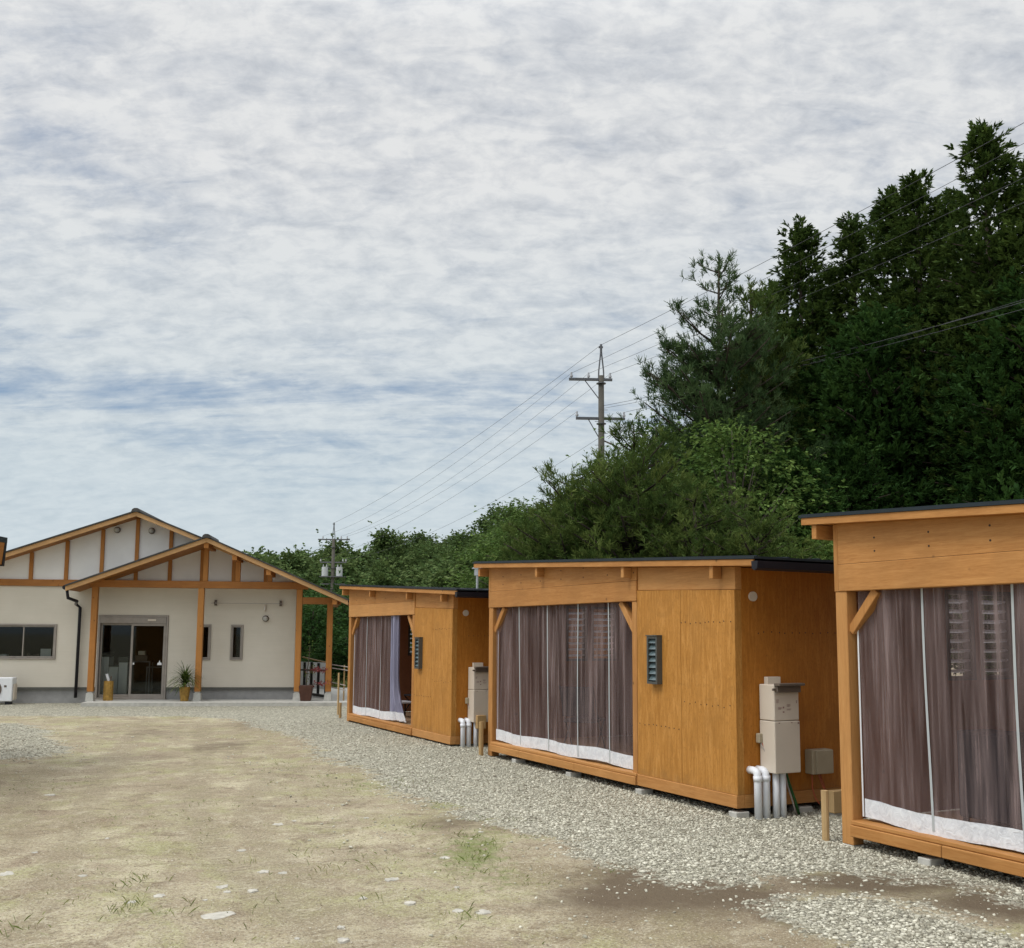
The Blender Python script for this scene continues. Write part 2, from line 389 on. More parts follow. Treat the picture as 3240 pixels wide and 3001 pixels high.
def blobs(px, py, lst):
    r = np.zeros(px.shape)
    for u, v, wu, wv_, a_ in lst:       # centre, half width / half height in photo pixels, amount
        c = G(u, v); ex = abs(G(u+wu, v).x - c.x); ey = max(.15, abs(G(u, v-wv_).y - c.y))
        r = np.maximum(r, a_*np.exp(-(((px-c.x)/ex)**2 + ((py-c.y)/ey)**2)))
    return r
def fbm2(x, y):
    return (np.sin(x*2.1+1.3*np.sin(y*1.7+.4))+np.sin(y*2.7+1.1*np.sin(x*2.3))+.6*np.sin(x*5.9+y*4.7)+.5*np.sin(x*9.1-y*8.3+2*np.sin(x*3)))/3.1
DAMP = [(2120,2800,260,70,1.1),(1930,2840,200,50,.8),(2330,2830,180,50,1),(2010,2720,140,45,.8),(2520,2890,160,40,.9),(2800,2785,340,36,.95),(3150,2850,200,45,1),(2600,2795,120,20,.5),(1900,2810,140,40,.45),(1450,2600,120,30,.5),(1760,2860,100,30,.35),(900,2290,160,12,.7),(500,2320,200,15,.3),(700,2360,120,20,.45),(2450,2880,120,20,.5)]
BROWN = [(2100,2900,420,90,1),(1750,2760,220,60,.7),(900,2300,320,30,.8),(420,2300,260,20,.6),(1350,2600,200,25,.5),(100,2640,160,70,.5),(2450,2980,300,60,.8),(760,2380,160,30,.4),(0,2440,300,22,.8)]
GREEN = [(1500,2690,130,80,1),(1180,2480,180,26,.7),(1560,2590,100,14,.9),(1420,2545,120,14,.8),(1700,2650,120,16,.6),(1600,2780,160,50,.6),(350,2720,220,60,.35),(650,2600,200,40,.3),(1150,2700,200,50,.35),(1530,2700,90,60,1),(1560,2640,70,30,.7),(1470,2890,160,25,.5),(1280,2470,130,16,.8),(900,2420,140,22,.5),(480,2880,140,25,.55),(200,2850,120,40,.4),(380,2590,160,30,.4),(1100,2590,140,20,.5),(1350,2620,100,22,.6),(1000,2460,160,30,.45),(60,2950,120,30,.5),(1700,2950,200,25,.3),(900,2760,120,20,.35),(700,2540,120,20,.4),(1960,2750,60,25,.6),(150,2480,120,40,.4),(1200,2880,160,20,.3)]
TRACKS = [[(620,2420),(590,2500),(570,2570),(600,2640)],[(640,2600),(700,2700),(820,2800),(960,2880),(1120,3001)],[(1000,2430),(1060,2480),(1150,2560)],[(300,2440),(240,2480),(150,2560),(110,2640)],[(1180,2790),(1260,2850),(1350,2930)],[(840,2470),(1000,2600),(1150,2720)]]
def track(px, py, lines=None, wd=.19):
    r = np.zeros(px.shape); ph_ = np.zeros(px.shape)
    for t in (lines or TRACKS):
        q = gp(t); acc = 0
        for i in range(len(q)-1):
            ax, ay = q[i]; ex, ey = q[i+1]-q[i]; ln = math.hypot(ex, ey)
            tt = np.clip(((px-ax)*ex+(py-ay)*ey)/(ln*ln), 0, 1)
            d = np.hypot(px-ax-ex*tt, py-ay-ey*tt); k = np.clip(1-d/wd, 0, 1)
            better = k > r; r = np.where(better, k, r); ph_ = np.where(better, acc+tt*ln, ph_); acc += ln
    return np.minimum(r*2.2, 1), ph_
RUTS = [[(470,2275),(400,2360),(330,2450),(270,2560),(210,2680),(130,2860),(60,3001)],[(640,2280),(650,2360),(640,2450),(620,2540),(650,2640),(740,2740),(860,2840),(1030,2960),(1100,3010)],[(1150,2440),(1000,2420),(860,2440),(790,2520),(800,2620),(880,2720),(1010,2830),(1200,2980)],[(90,2470),(60,2560),(20,2680)]]
def axis(fine0, fine1, step, far):
    a_ = list(np.arange(fine0, fine1, step)); s_ = step; x = fine1
    while x < far: a_.append(x); s_ *= 1.35; x += s_
    s_ = step*1.35; x = fine0 - s_
    while x > -far: a_.insert(0, x); s_ *= 1.35; x -= s_
    return np.array(a_)
gx = axis(-15, 9, .085, 900); gy = axis(4.2, 29, .085, 900)
X, Y = np.meshgrid(gx, gy); Xf, Yf = X.ravel(), Y.ravel()
def gravd(x, y): return np.maximum(np.maximum(sdist(x, y, POLY_A), sdist(x, y, POLY_B)-.10), sdist(x, y, POLY_C))+.20*fbm2(x*1.6, y*1.6)+.10*fbm2(x*5+3, y*5)
grav = gravd(Xf, Yf)
gravm = np.clip(.5 + grav/.9, 0, 1)
trk, tph = track(Xf, Yf)
def gheight(x, y):
    iny = (np.abs(x) < 16) & (y > 3) & (y < 30); sa = sdist(x, y, POLY_A)
    gm = np.clip(.5+np.maximum(np.maximum(sa, sdist(x, y, POLY_B)), sdist(x, y, POLY_C))/.9, 0, 1)
    und = (.012*np.sin(x*1.3+np.sin(y*.9)*1.4)+.009*np.sin(y*2.1+x*.7))*iny*(1-gm)*.8
    z = np.clip(sdist(x, y, POLY_C)/1.2, 0, 1)*.10 + und - .015*(1-gm)*iny
    hd = (x-2.3717)*.8912+(y-10.9422)*.4537; hs = (x-2.3717)*.4537-(y-10.9422)*.8912      # the gravel dips a little under the huts
    z = z - .03*np.clip((hd+.22)/.18, 0, 1)*np.clip((hs+13.4)/.3, 0, 1)*(hd < 6)
    return np.where((y > 24) | (sa > .6), np.minimum(z, 0.0), z)
Z = gheight(Xf, Yf) - .008*trk
V = np.stack([Xf, Yf, Z], 1); nx, ny = len(gx), len(gy)
idx = np.arange(nx*ny).reshape(ny, nx)
F = np.stack([idx[:-1,:-1].ravel(), idx[:-1,1:].ravel(), idx[1:,1:].ravel(), idx[1:,:-1].ravel()], 1)
m = Mat('yard_ground')
W = m.coord('World')
n1 = m.noise(W, .9, 6, .62, .4); n2 = m.noise(W, 3.4, 6, .65, .5); n3 = m.noise(W, 17, 5, .65); n4 = m.noise(W, 70, 3, .6)
def field(loc, sc, det, rgh, dist, rot=0): return m.noise(m.coord('World', loc=loc, rot=(0, 0, rot)), sc, det, rgh, dist)
def field(loc, sc, det, rgh, dist, rot=0): return m.noise(m.coord('World', loc=loc, rot=(0, 0, rot)), sc, det, rgh, dist)
dirt = m.ramp(n1, [(.32, (.26, .195, .13)), (.45, (.33, .27, .185)), (.55, (.39, .33, .225)), (.68, (.43, .365, .27))])
dirt = m.mix(m.ramp(field((3, 8, 0), 1.5, 9, .72, .6), [(.47, 0.0), (.60, .75)]), dirt, (.60, .55, .375))
dirt = m.mix(m.ramp(field((7, 3, 0), 1.2, 9, .74, .5), [(.47, 0.0), (.60, .75)]), dirt, (.36, .365, .165))
dirt = m.mix(m.ramp(field((27, 13, 0), 1.0, 9, .72, .6), [(.50, 0.0), (.62, .7)]), dirt, (.34, .285, .19))
dirt = m.mix(m.ramp(field((17, 9, 0), 2.4, 9, .75, .6), [(.53, 0.0), (.64, .8)]), dirt, (.165, .118, .072))
bn = m.noise(W, 2.8, 7, .7, .5)
rt = m.math('MULTIPLY', m.attr('rut'), m.ramp(bn, [(.35, .25), (.6, 1.0)])); dirt = m.mix(m.ramp(rt, [(.12, 0.0), (.7, .62)]), dirt, (.29, .245, .16))
bw = m.math('ADD', m.attr('brown'), m.math('MULTIPLY', m.math('SUBTRACT', bn, .5), 1.3)); dirt = m.mix(m.ramp(bw, [(.25, 0.0), (.8, .72)]), dirt, (.24, .19, .115))
dirt = m.mix(m.ramp(field((1, 19, 0), 5.5, 8, .75, .8), [(.53, 0.0), (.64, .65)]), dirt, (.53, .48, .355))
dirt = m.mix(m.ramp(field((5, 29, 0), 42, 5, .75, .3), [(.38, .85), (.50, 0.0)]), dirt, (.14, .108, .07))
dirt = m.mix(m.ramp(field((9, 2, 0), 55, 4, .75, .3), [(.53, 0.0), (.64, .75)]), dirt, (.58, .54, .42))
sn = m.math('SINE', m.math('ADD', m.math('MULTIPLY', m.attr('tph'), 2*pi/.10), m.math('MULTIPLY', n3, 9.0))); tk = m.math('MULTIPLY', m.attr('track'), m.ramp(m.noise(W, 5, 6, .7, .5), [(.44, 0.0), (.60, .6)]))
dirt = m.mix(m.math('MULTIPLY', tk, m.ramp(sn, [(.3, 0.0), (.8, .7)])), dirt, (.50, .45, .33)); dirt = m.mix(m.math('MULTIPLY', tk, m.ramp(m.math('MULTIPLY', sn, -1.0), [(.2, 0.0), (.9, .7)])), dirt, (.15, .12, .08))
pb = m.vor(W, 26); dirt = m.mix(m.ramp(pb, [(.10, .55), (.2, 0.0)]), dirt, (.56, .52, .43))
g_at = m.attr('green'); gn = m.math('ADD', m.math('MULTIPLY', g_at, .8), m.math('MULTIPLY', m.math('SUBTRACT', m.noise(W, 9, 6, .7, .6), .52), 2.2))
dirt = m.mix(m.ramp(gn, [(.32, 0.0), (.80, .85)]), dirt, (.19, .235, .075))
d_at = m.math('ADD', m.attr('damp'), m.math('MULTIPLY', m.math('SUBTRACT', n2, .5), 1.1))
dirt = m.mix(m.ramp(d_at, [(.15, 0.0), (.55, .60), (.95, .95)]), dirt, (.115, .085, .055))
dirt = m.mix(m.ramp(m.noise(W, 110, 2, .6), [(.40, .35), (.55, 0.0)]), dirt, (.19, .15, .10))
gv = m.vor(W, 30, outp='Color'); gs = m.n('ShaderNodeSeparateColor'); m.l(gv, gs.inputs[0])
gcol = m.ramp(gs.outputs[0], [(.05, (.27, .25, .19)), (.3, (.44, .425, .33)), (.6, (.60, .58, .47)), (.95, (.83, .80, .66))])
ge = m.vor(W, 30, feature='DISTANCE_TO_EDGE'); gcol = m.mix(m.ramp(ge, [(.0, .6), (.07, 0.0)]), gcol, (.22, .205, .155))
gcol = m.mix(m.ramp(n2, [(.35, .22), (.6, 0.0)]), gcol, (.40, .38, .29))
gf = m.math('ADD', m.attr('gravel'), m.math('MULTIPLY', m.math('SUBTRACT', n2, .5), 1.0))
gf = m.math('ADD', gf, m.math('MULTIPLY', m.math('SUBTRACT', n3, .5), .8))
gmask = m.ramp(gf, [(.42, 0.0), (.62, 1.0)])
m.base(m.mix(gmask, dirt, gcol)); m.rough(.95)
hg = m.mix(gmask,  m.math('ADD', m.math('MULTIPLY', n3, .8), m.math('MULTIPLY', n4, .35)), m.math('MULTIPLY', ge, 2.5))
m.bump(hg, 1.0, .03)
ground = npmesh('ground', V, F, 'yard_ground', smooth=True); tag(ground, kind='structure')
for nm, arr in (('gravel', gravm), ('green', blobs(Xf, Yf, GREEN)), ('damp', np.clip(blobs(Xf, Yf, DAMP)*1.35, 0, 1.3)), ('track', trk), ('tph', tph), ('rut', track(Xf, Yf, RUTS, .21)[0]), ('brown', blobs(Xf, Yf, BROWN))):
    at = ground.data.attributes.new(nm, 'FLOAT', 'POINT'); at.data.foreach_set('value', arr.astype(np.float32))

# loose gravel stones
m = Mat('gravel_stone'); r = m.attr('rnd'); nn = m.noise(m.coord(), 60, 3)
m.base(m.mix(m.ramp(nn, [(.4, .25), (.7, 0.0)]), m.ramp(r, [(.0, (.23, .21, .16)), (.25, (.38, .365, .29)), (.65, (.54, .525, .43)), (1, (.78, .76, .64))]), (.28, .26, .2))); m.rough(.9)
ph_i = (1+5**.5)/2
ICO_V = np.array([(-1,ph_i,0),(1,ph_i,0),(-1,-ph_i,0),(1,-ph_i,0),(0,-1,ph_i),(0,1,ph_i),(0,-1,-ph_i),(0,1,-ph_i),(ph_i,0,-1),(ph_i,0,1),(-ph_i,0,-1),(-ph_i,0,1)])/1.9
ICO_F = np.array([(0,11,5),(0,5,1),(0,1,7),(0,7,10),(0,10,11),(1,5,9),(5,11,4),(11,10,2),(10,7,6),(7,1,8),(3,9,4),(3,4,2),(3,2,6),(3,6,8),(3,8,9),(4,9,5),(2,4,11),(6,2,10),(8,6,7),(9,8,1)])
def stones(xs, ys, zs, sz, rng):
    n = len(xs); Vb = ICO_V[None]*(1+rng.uniform(-.28, .28, (n, 12, 1)))
    Vb = Vb*rng.uniform(.6, 1.25, (n, 1, 3))*np.array([1, 1, .62]); th = rng.uniform(0, 2*pi, n); c, s_ = np.cos(th)[:, None], np.sin(th)[:, None]
    x = (Vb[..., 0]*c-Vb[..., 1]*s_)*sz[:, None]+xs[:, None]; y = (Vb[..., 0]*s_+Vb[..., 1]*c)*sz[:, None]+ys[:, None]
    z = Vb[..., 2]*sz[:, None]+zs[:, None]
    V = np.stack([x, y, z], 2).reshape(-1, 3); F = (ICO_F[None]+12*np.arange(n)[:, None, None]).reshape(-1, 3)
    return V, F
n = 260000; yy = 5.2+RNG.random(n)**1.4*17; xx = RNG.uniform(-10, 8, n)
sdg = gravd(xx, yy)
prob = np.clip(.55+sdg/.55, .0, 1)**1.5
prob = np.maximum(prob, .035*np.clip(1+sdg/2.2, 0, 1)) * np.clip(1.4-(yy-5)/15, .15, 1)
keep = (RNG.random(n) < prob*.95) & (np.abs(xx/yy) < .56)
xx, yy = xx[keep], yy[keep]
far_ = RNG.random(len(xx)) < 52000/max(1, len(xx)); xx, yy = xx[far_], yy[far_]
szz = RNG.uniform(.008, .0175, len(xx))*(1+.5*(RNG.random(len(xx)) > .92))
zz_ = gheight(xx, yy)
V, F = stones(xx, yy, zz_+szz*.18, szz, RNG)
g_o = npmesh('gravel', V, F, 'gravel_stone', rnd=np.repeat(RNG.random(len(xx)), 20))
tag(g_o, 'loose pale grey crushed stones strewn along the huts', 'gravel', kind='stuff')
n = 16000; xx = RNG.uniform(-8, 6, n); yy = 5.0+RNG.random(n)**1.5*13; k = (gravd(xx, yy) < .1) & (np.abs(xx/yy) < .56) & (RNG.random(n) < .25+.75*(fbm2(xx*2.2, yy*2.2) > .05)); xx, yy = xx[k], yy[k]
szz = RNG.uniform(.0025, .007, len(xx)); V, F = stones(xx, yy, gheight(xx, yy)+szz*.2, szz, RNG)
m = Mat('grit'); m.base(m.ramp(m.attr('rnd'), [(0, (.20, .15, .10)), (.4, (.38, .32, .24)), (1, (.66, .62, .52))])); m.rough(.95)
tag(npmesh('grit', V, F, 'grit', rnd=np.repeat(RNG.random(len(xx)), 20)), 'fine tan grit scattered over the dry dirt yard', 'grit', kind='stuff')

# grass: thin blades in the green patches
def blades(xs, ys, h, rng, wd=.004, lean=.5):
    n = len(xs); th = rng.uniform(0, 2*pi, n); hh = h*rng.uniform(.5, 1.2, n); lx = rng.normal(0, lean, n)*hh; ly = rng.normal(0, lean, n)*hh; gz_ = gheight(xs, ys)
    dx, dy = np.cos(th)*wd, np.sin(th)*wd; zz = gz_-.01
    V = np.stack([np.stack([xs-dx, ys-dy, zz], 1), np.stack([xs+dx, ys+dy, zz], 1), np.stack([xs+lx*.5+dx*.7, ys+ly*.5+dy*.7, gz_+hh*.62], 1), np.stack([xs+lx, ys+ly, gz_+hh], 1)], 1)
    return V.reshape(-1, 3), np.arange(4*n).reshape(n, 4)
n = 200000; xs = RNG.uniform(-9, 6, n); ys = 4.5+RNG.random(n)*17
gb = blobs(xs, ys, GREEN); cl = (fbm2(xs*6, ys*6) > .1)
k = (RNG.random(n) < gb**1.5*.85*(.10+.90*cl))
V1, F1 = blades(xs[k], ys[k], .020, RNG, .0030, .9)
tx, ty = [], []
for u, v, num in [(430,2790,26),(400,2775,20),(450,2770,16),(480,2775,12),(770,2720,14),(960,2690,14),(1010,2745,16),(380,2875,40),(420,2865,40),(240,2860,12),(830,2870,14),(780,2960,12),(1150,2850,16),(1480,2900,24),(1030,2740,16),(1190,2750,12),(30,2940,40),(560,2880,20),(1500,2720,40),(1540,2670,40),(1570,2740,30),(1440,2640,20),(1310,2610,18)]:
    c = G(u, v); num = int(num*.6); tx += list(RNG.normal(c.x, .07, num)); ty += list(RNG.normal(c.y, .12, num))
V2, F2 = blades(np.array(tx), np.array(ty), .045, RNG, .0022, .8)
V = np.concatenate([V1, V2]); F = np.concatenate([F1, F2+len(V1)])
tag(npmesh('grass', V, F, 'grass_blade', rnd=RNG.random(len(F))), 'sparse short green weeds growing through the dry dirt yard', 'grass', kind='stuff')

# flat stones sunk in the dirt
def flatstone(u, v, wpx, rng):
    c = G(u, v); r = abs(G(u+wpx/2, v).x-c.x); b = MB(); n = 17; a0 = rng.random()*6; g0 = float(gheight(np.array(c.x), np.array(c.y)))
    rad = [r*(.62+.48*rng.random()) for _ in range(n)]
    lo = [(c.x+cos(2*pi*i/n+a0)*rad[i], c.y+sin(2*pi*i/n+a0)*rad[i]*1.15, g0-.03) for i in range(n)]
    hi = [(c.x+(p[0]-c.x)*.86, c.y+(p[1]-c.y)*.86, .0+g0+.007*rng.random()) for p in lo]
    b.add(lo+hi+[(c.x, c.y, g0+.009)], [(i, (i+1) % n, n+(i+1) % n, n+i) for i in range(n)]+[(n+i, n+(i+1) % n, 2*n) for i in range(n)])
    return b.build('flat_stone', 'flat_stone')
rr = random.Random(4)
tag(flatstone(690, 2890, 115, rr), 'largest whitish flat rock sunk in the dirt near the bottom of the yard', 'stone', 'flat stones in the yard')
for u, v, wp in [(505,2830,50),(415,2850,42),(705,2798,55),(720,2815,30),(800,2810,40),(835,2748,45),(895,2752,36),(1240,2775,50),(1150,2835,34),(1300,2850,46),(1450,2878,46),(1530,2882,60),(20,2765,60),(262,2768,36),(765,2680,34),(880,2605,44),(1160,2583,26),(1520,2632,22),(1080,2925,34),(1445,2803,24),(650,2842,20),(1255,2998,60),(1085,2964,50),(930,2595,20),(340,2648,18),(110,2695,22),(1410,2710,40),(940,2960,24),(160,2510,40)]:
    tag(flatstone(u, v, wp, rr), 'small pale flat stone half sunk in the dry dirt yard', 'stone', 'flat stones in the yard')

# ------------------------------------------------------------------ huts
A_ = Vector((0.45369728, -0.89115587, 0)); NB = Vector((0.89115587, 0.45369728, 0)); CORNER = Vector((2.3717, 10.9422, 0))
HROT = math.atan2(A_.y, A_.x)
def hp(s, d, z=0): return CORNER + A_*s + NB*d + Vector((0, 0, z))
D_ = 3.1       # depth of a hut
def roofz(x): return 2.565 - (x-.5)*.0515     # underside of the roof at local x (0 = near corner)
def hut(label, s0, W, pw, dz, flue=False, zs=1.0):
    """local frame: x along the front (0 at the corner nearest the camera, -W at the far one), y into the hut, z up"""
    o = thing('wooden_hut', label, 'hut', hp(s0, 0, dz), HROT, 'timber huts in a row beside the gravel strip'); o.scale = (1, 1, zs)
    t = .10; xw = -pw                                  # edge between the opening and the plywood panel
    # corner posts
    for (x0, x1) in ((-W, -W+.14), (xw-.012-.10, xw-.012)):
        B(x0, x1, 0, .13, .07 if x1 > -W+.2 else -.02, 2.27).build('post', 'wood_upright', o, .006)
    MB().prism([(-W, 2.272), (-W+.05, 2.272), (-W+.05, roofz(-W+.05)), (-W, roofz(-W))], -.006, .13).build('corner_cap', 'wood_upright', o)
    # sill, with butt joints, in front of the posts
    xs = [-W+.14, -W+.14+(W-pw)*.24, -W+.14+(W-pw)*.62, xw]
    m_ = MB()
    for i in range(3): m_.box(xs[i]+.003, xs[i+1]-.003, -.045, .135, .065, .165)
    m_.box(-W+.14, xw, -.03, .16, .168, .205)
    m_.build('sill', 'wood_lengthwise', o, .006)
    # header
    B(-W+.052, xw, -.012, .12, 2.27, 2.52).build('header_beam', 'wood_lengthwise', o, .006)
    m_ = MB().prism([(-W+.052, 2.524), (xw, 2.524), (xw, roofz(xw)), (-W+.052, roofz(-W))], -.004, .11).mat(1)
    for x in np.arange(-W+.5, xw, .6):
        for z in (2.62, 2.74): m_.disc((x, -.0035, z), (0, -1, 0), .010, .003, 6)
    m_.build('gable_board', ['wood_lengthwise', 'nail_head'], o)
    MB().prism([(xw+.004, 2.40), (-.0, 2.345), (-.0, roofz(0)-.002), (xw+.004, roofz(xw)-.002)], .012, .10).build('gable_board', 'wood_lengthwise', o, .004)
    # plywood front of two sheets
    m_ = MB(); sx = -pw*.52
    m_.prism([(xw+.004, .2), (sx-.003, .2), (sx-.003, 2.398-.052*.48), (xw+.004, 2.396)], .0, .09)
    m_.prism([(sx+.003, .2), (0, .2), (0, 2.341), (sx+.003, 2.398-.052*.5)], .0, .09)
    rg = random.Random(int(W*100+s0*10)); m_.mat(1)
    for x in np.arange(-pw+.06, 0, .085): m_.disc((x+rg.uniform(-.02, .02), .0005, (2.0 if x > sx else .80)+rg.uniform(-.012, .012)), (0, -1, 0), .008, .003, 6)
    for x in np.arange(sx+.06, 0, .1): m_.disc((x, .0005, 1.10+rg.uniform(-.02, .02)), (0, -1, 0), .007, .003, 6)
    m_.build('front_panel', ['plywood_panel', 'nail_head'], o)
    B(xw+.004, .004, -.018, .09, .065, .197).build('skirting_board', 'wood_lengthwise', o, .005)
    # near side wall (under the eave) and far side wall with two louvre windows
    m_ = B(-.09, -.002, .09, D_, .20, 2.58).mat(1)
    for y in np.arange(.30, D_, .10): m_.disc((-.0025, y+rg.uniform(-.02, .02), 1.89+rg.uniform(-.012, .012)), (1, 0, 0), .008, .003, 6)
    m_.build('side_wall', ['plywood_shaded', 'nail_head'], o)
    B(-.09, .006, .091, D_, .065, .197).build('skirting_board', 'wood_crosswise', o)
    holes = [(1.38, 1.74, 1.45, 2.30), (1.86, 2.30, 1.45, 2.30)]
    m_ = MB()
    ys = [.14, 1.38, 1.74, 1.86, 2.30, D_]
    for i in range(5):
        if i in (1, 3): m_.box(-W+.01, -W+.09, ys[i], ys[i+1], .2, 1.45); m_.box(-W+.01, -W+.09, ys[i], ys[i+1], 2.30, 2.84)
        else: m_.box(-W+.01, -W+.09, ys[i], ys[i+1], .2, 2.84)
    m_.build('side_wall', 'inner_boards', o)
    for (y0, y1, z0, z1) in holes:
        fr_ = MB(); fr_.box(-W-.01, -W+.10, y0-.02, y0+.02, z0-.02, z1+.02); fr_.box(-W-.01, -W+.10, y1-.02, y1+.02, z0-.02, z1+.02)
        fr_.box(-W-.01, -W+.10, y0+.021, y1-.021, z0-.02, z0+.02); fr_.box(-W-.01, -W+.10, y0+.021, y1-.021, z1-.02, z1+.02)
        f_ = fr_.build('louvre_window', 'jalousie_frame', o)
        sl = MB()
        for k in range(8):
            z = z0+.06+k*(z1-z0-.06)/8
            sl.add([(-W-.03, y0+.022, z-.008), (-W-.03, y1-.022, z-.008), (-W+.07, y1-.022, z+.008), (-W+.07, y0+.022, z+.008), (-W-.03, y0+.022, z+.010), (-W-.03, y1-.022, z+.010), (-W+.07, y1-.022, z+.026), (-W+.07, y0+.022, z+.026)],
                   [(0,1,2,3),(7,6,5,4),(0,4,5,1),(2,6,7,3),(1,5,6,2),(0,3,7,4)])
        sl.build('louvre_slats', 'louvre_glass', f_)
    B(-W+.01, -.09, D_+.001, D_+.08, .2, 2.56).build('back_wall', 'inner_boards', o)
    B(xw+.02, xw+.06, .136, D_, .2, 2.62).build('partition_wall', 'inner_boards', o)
    # floor
    m_ = MB()
    for k in range(21): m_.box(-W+.14, xw+.0, .162+k*.14, .162+k*.14+.134, .16, .198)
    m_.build('floor_deck', 'deck_boards', o)
    B(-W+.1, -.1, .30, .35, -.05, .158).build('underfloor_light_block', 'black_gutter', o)  # added black board: stops light from behind, darkens the gap below the sill
    m_ = MB(); m_.box(-W+.2, -.1, .6, .7, .03, .158); m_.box(-W+.2, -.1, 2.4, 2.5, .03, .158); m_.build('floor_joist', 'wood_lengthwise', o)
    # roof: boarding, fascia, purlins, sheet metal and gutter
    FO = -.15; xl, xr = -W-.27, .49
    m_ = MB(); m_.prism([(xl+.03, roofz(xl)+.002), (xr-.03, roofz(xr)+.002), (xr-.03, roofz(xr)+.05), (xl+.03, roofz(xl)+.05)], FO+.026, D_+.2); m_.build('roof_boarding', 'plywood_shaded', o)
    MB().prism([(xl, roofz(xl)), (xr, roofz(xr)), (xr, roofz(xr)+.068), (xl, roofz(xl)+.068)], FO, FO+.024).build('fascia', 'wood_lengthwise', o, .003)
    m_ = MB(); m_.prism([(xl-.02, roofz(xl)+.07), (xr+.03, roofz(xr)+.07), (xr+.03, roofz(xr)+.095), (xl-.02, roofz(xl)+.095)], FO-.012, D_+.24)
    for k in range(8):
        y = FO+.02+k*.42; m_.prism([(xl-.02, roofz(xl)+.096), (xr+.03, roofz(xr)+.096), (xr+.03, roofz(xr)+.106), (xl-.02, roofz(xl)+.106)], y, y+.025)
    m_.build('roof_sheet', 'dark_roof_metal', o)
    for x in ((-W-.13, xw-.14, -.235) if s0 > 5 else (-W-.13, -W*.703, xw-.14, -.235)):
        MB().prism([(x-.03, roofz(x)-.135), (x+.03, roofz(x)-.135), (x+.03, roofz(x+.03)-.003), (x-.03, roofz(x-.03)-.003)], FO+.028, D_+.1 if x < -W else -.006).build('purlin', 'wood_crosswise', o, .003)
    gz = roofz(xr)+.045; m_ = MB(); prof = [(xr+.004, 0.0), (xr+.012, -.075), (xr+.05, -.095), (xr+.095, -.075), (xr+.105, 0.0), (xr+.092, 0.0), (xr+.083, -.065), (xr+.05, -.083), (xr+.024, -.066), (xr+.016, 0.0)]
    m_.prism([(x, gz+z) for x, z in prof], FO-.02, D_+.2)
    m_.prism([(x, gz+z) for x, z in prof[:5]], FO-.03, FO-.021)
    m_.build('gutter', 'black_gutter', o)
    # knee braces
    MB().bar((-W+.14, .075, 1.90), (-W+.46, .075, 2.268), .09, .085).build('brace', 'wood_upright', o, .005)
    MB().bar((xw-.115, .075, 1.90), (xw-.43, .075, 2.268), .09, .085).build('brace', 'wood_upright', o, .005)
    # jalousie box on the plywood
    f_ = MB(); x0, x1, z0, z1, yo = -1.535, -1.325, 1.285, 1.845, -.075
    f_.box(x0, x0+.03, yo, -.001, z0, z1); f_.box(x1-.03, x1, yo, -.001, z0, z1); f_.box(x0+.03, x1-.03, yo, -.001, z0, z0+.03); f_.box(x0+.03, x1-.03, yo, -.001, z1-.03, z1)
    f_.box(x0-.006, x1+.006, yo-.012, -.001, z1+.001, z1+.012)
    jf = f_.build('louvre_window', 'jalousie_frame', o)
    sl = MB()
    for k in range(7):
        z = z0+.045+k*.072; a0, a1 = x0+.031, x1-.031
        sl.add([(a0, yo+.005, z), (a1, yo+.005, z), (a1, yo+.05, z+.062), (a0, yo+.05, z+.062), (a0, yo+.011, z-.003), (a1, yo+.011, z-.003), (a1, yo+.056, z+.059), (a0, yo+.056, z+.059)], [(0,1,2,3),(7,6,5,4),(0,4,5,1),(2,6,7,3),(1,5,6,2),(0,3,7,4)])
    sl.build('louvre_slats', 'jalousie_glass', jf)
    B(x0+.03, x1-.03, -.018, -.002, z0+.03, z1-.03).build('louvre_backing', 'black_gutter', jf)
    # round vent cap, nail rows, concrete pier blocks
    v_ = MB(); v_.disc((-.001, .243, 2.275), (1, 0, 0), .052, .022, 24); v_.build('vent_cap', 'unit_beige', o)
    for x in (-W+.07, -W+.95, -W+2.55, xw+.05, -.05):
        cor = x < -W+.1; B(x-.065, x+.065, -.01 if cor else -.035, .14, -.06, -.022 if cor else .028).build('pier_block', 'concrete', o, .006)
        for y in (.9, 2.0, D_-.1):
            if x > -.2 or x < -W+.1: B(x-.09, x+.09, y-.09, y+.09, -.06, .028).build('pier_block', 'concrete', o, .006)
    if flue:
        m_ = MB(); fx, fy = -.86, .86; m_.tube([(fx, fy, 2.6), (fx, fy, 3.0)], .022, 12); m_.tube([(fx, fy, 2.98), (fx, fy, 3.10)], .055, 14); m_.tube([(fx, fy, 3.10), (fx, fy, 3.118)], .10, 16); m_.tube([(fx, fy, 3.118), (fx, fy, 3.14)], .10, 16, r1=.03)
        m_.build('flue_pipe', 'steel_flue', o, smooth=False)
    return o
hut('orange timber hut in the middle of the row, closed curtain and full heater beside it', 0, 6.01, 1.845, 0)
hut('nearest and largest orange timber hut, cut off by the right edge of the photo', 1.464+6.01, 6.01, 1.845, 0)
hut('farthest and smallest orange timber hut, curtain half drawn and steel flue on its roof', -7.44, 5.63, 1.74, -.06, True)

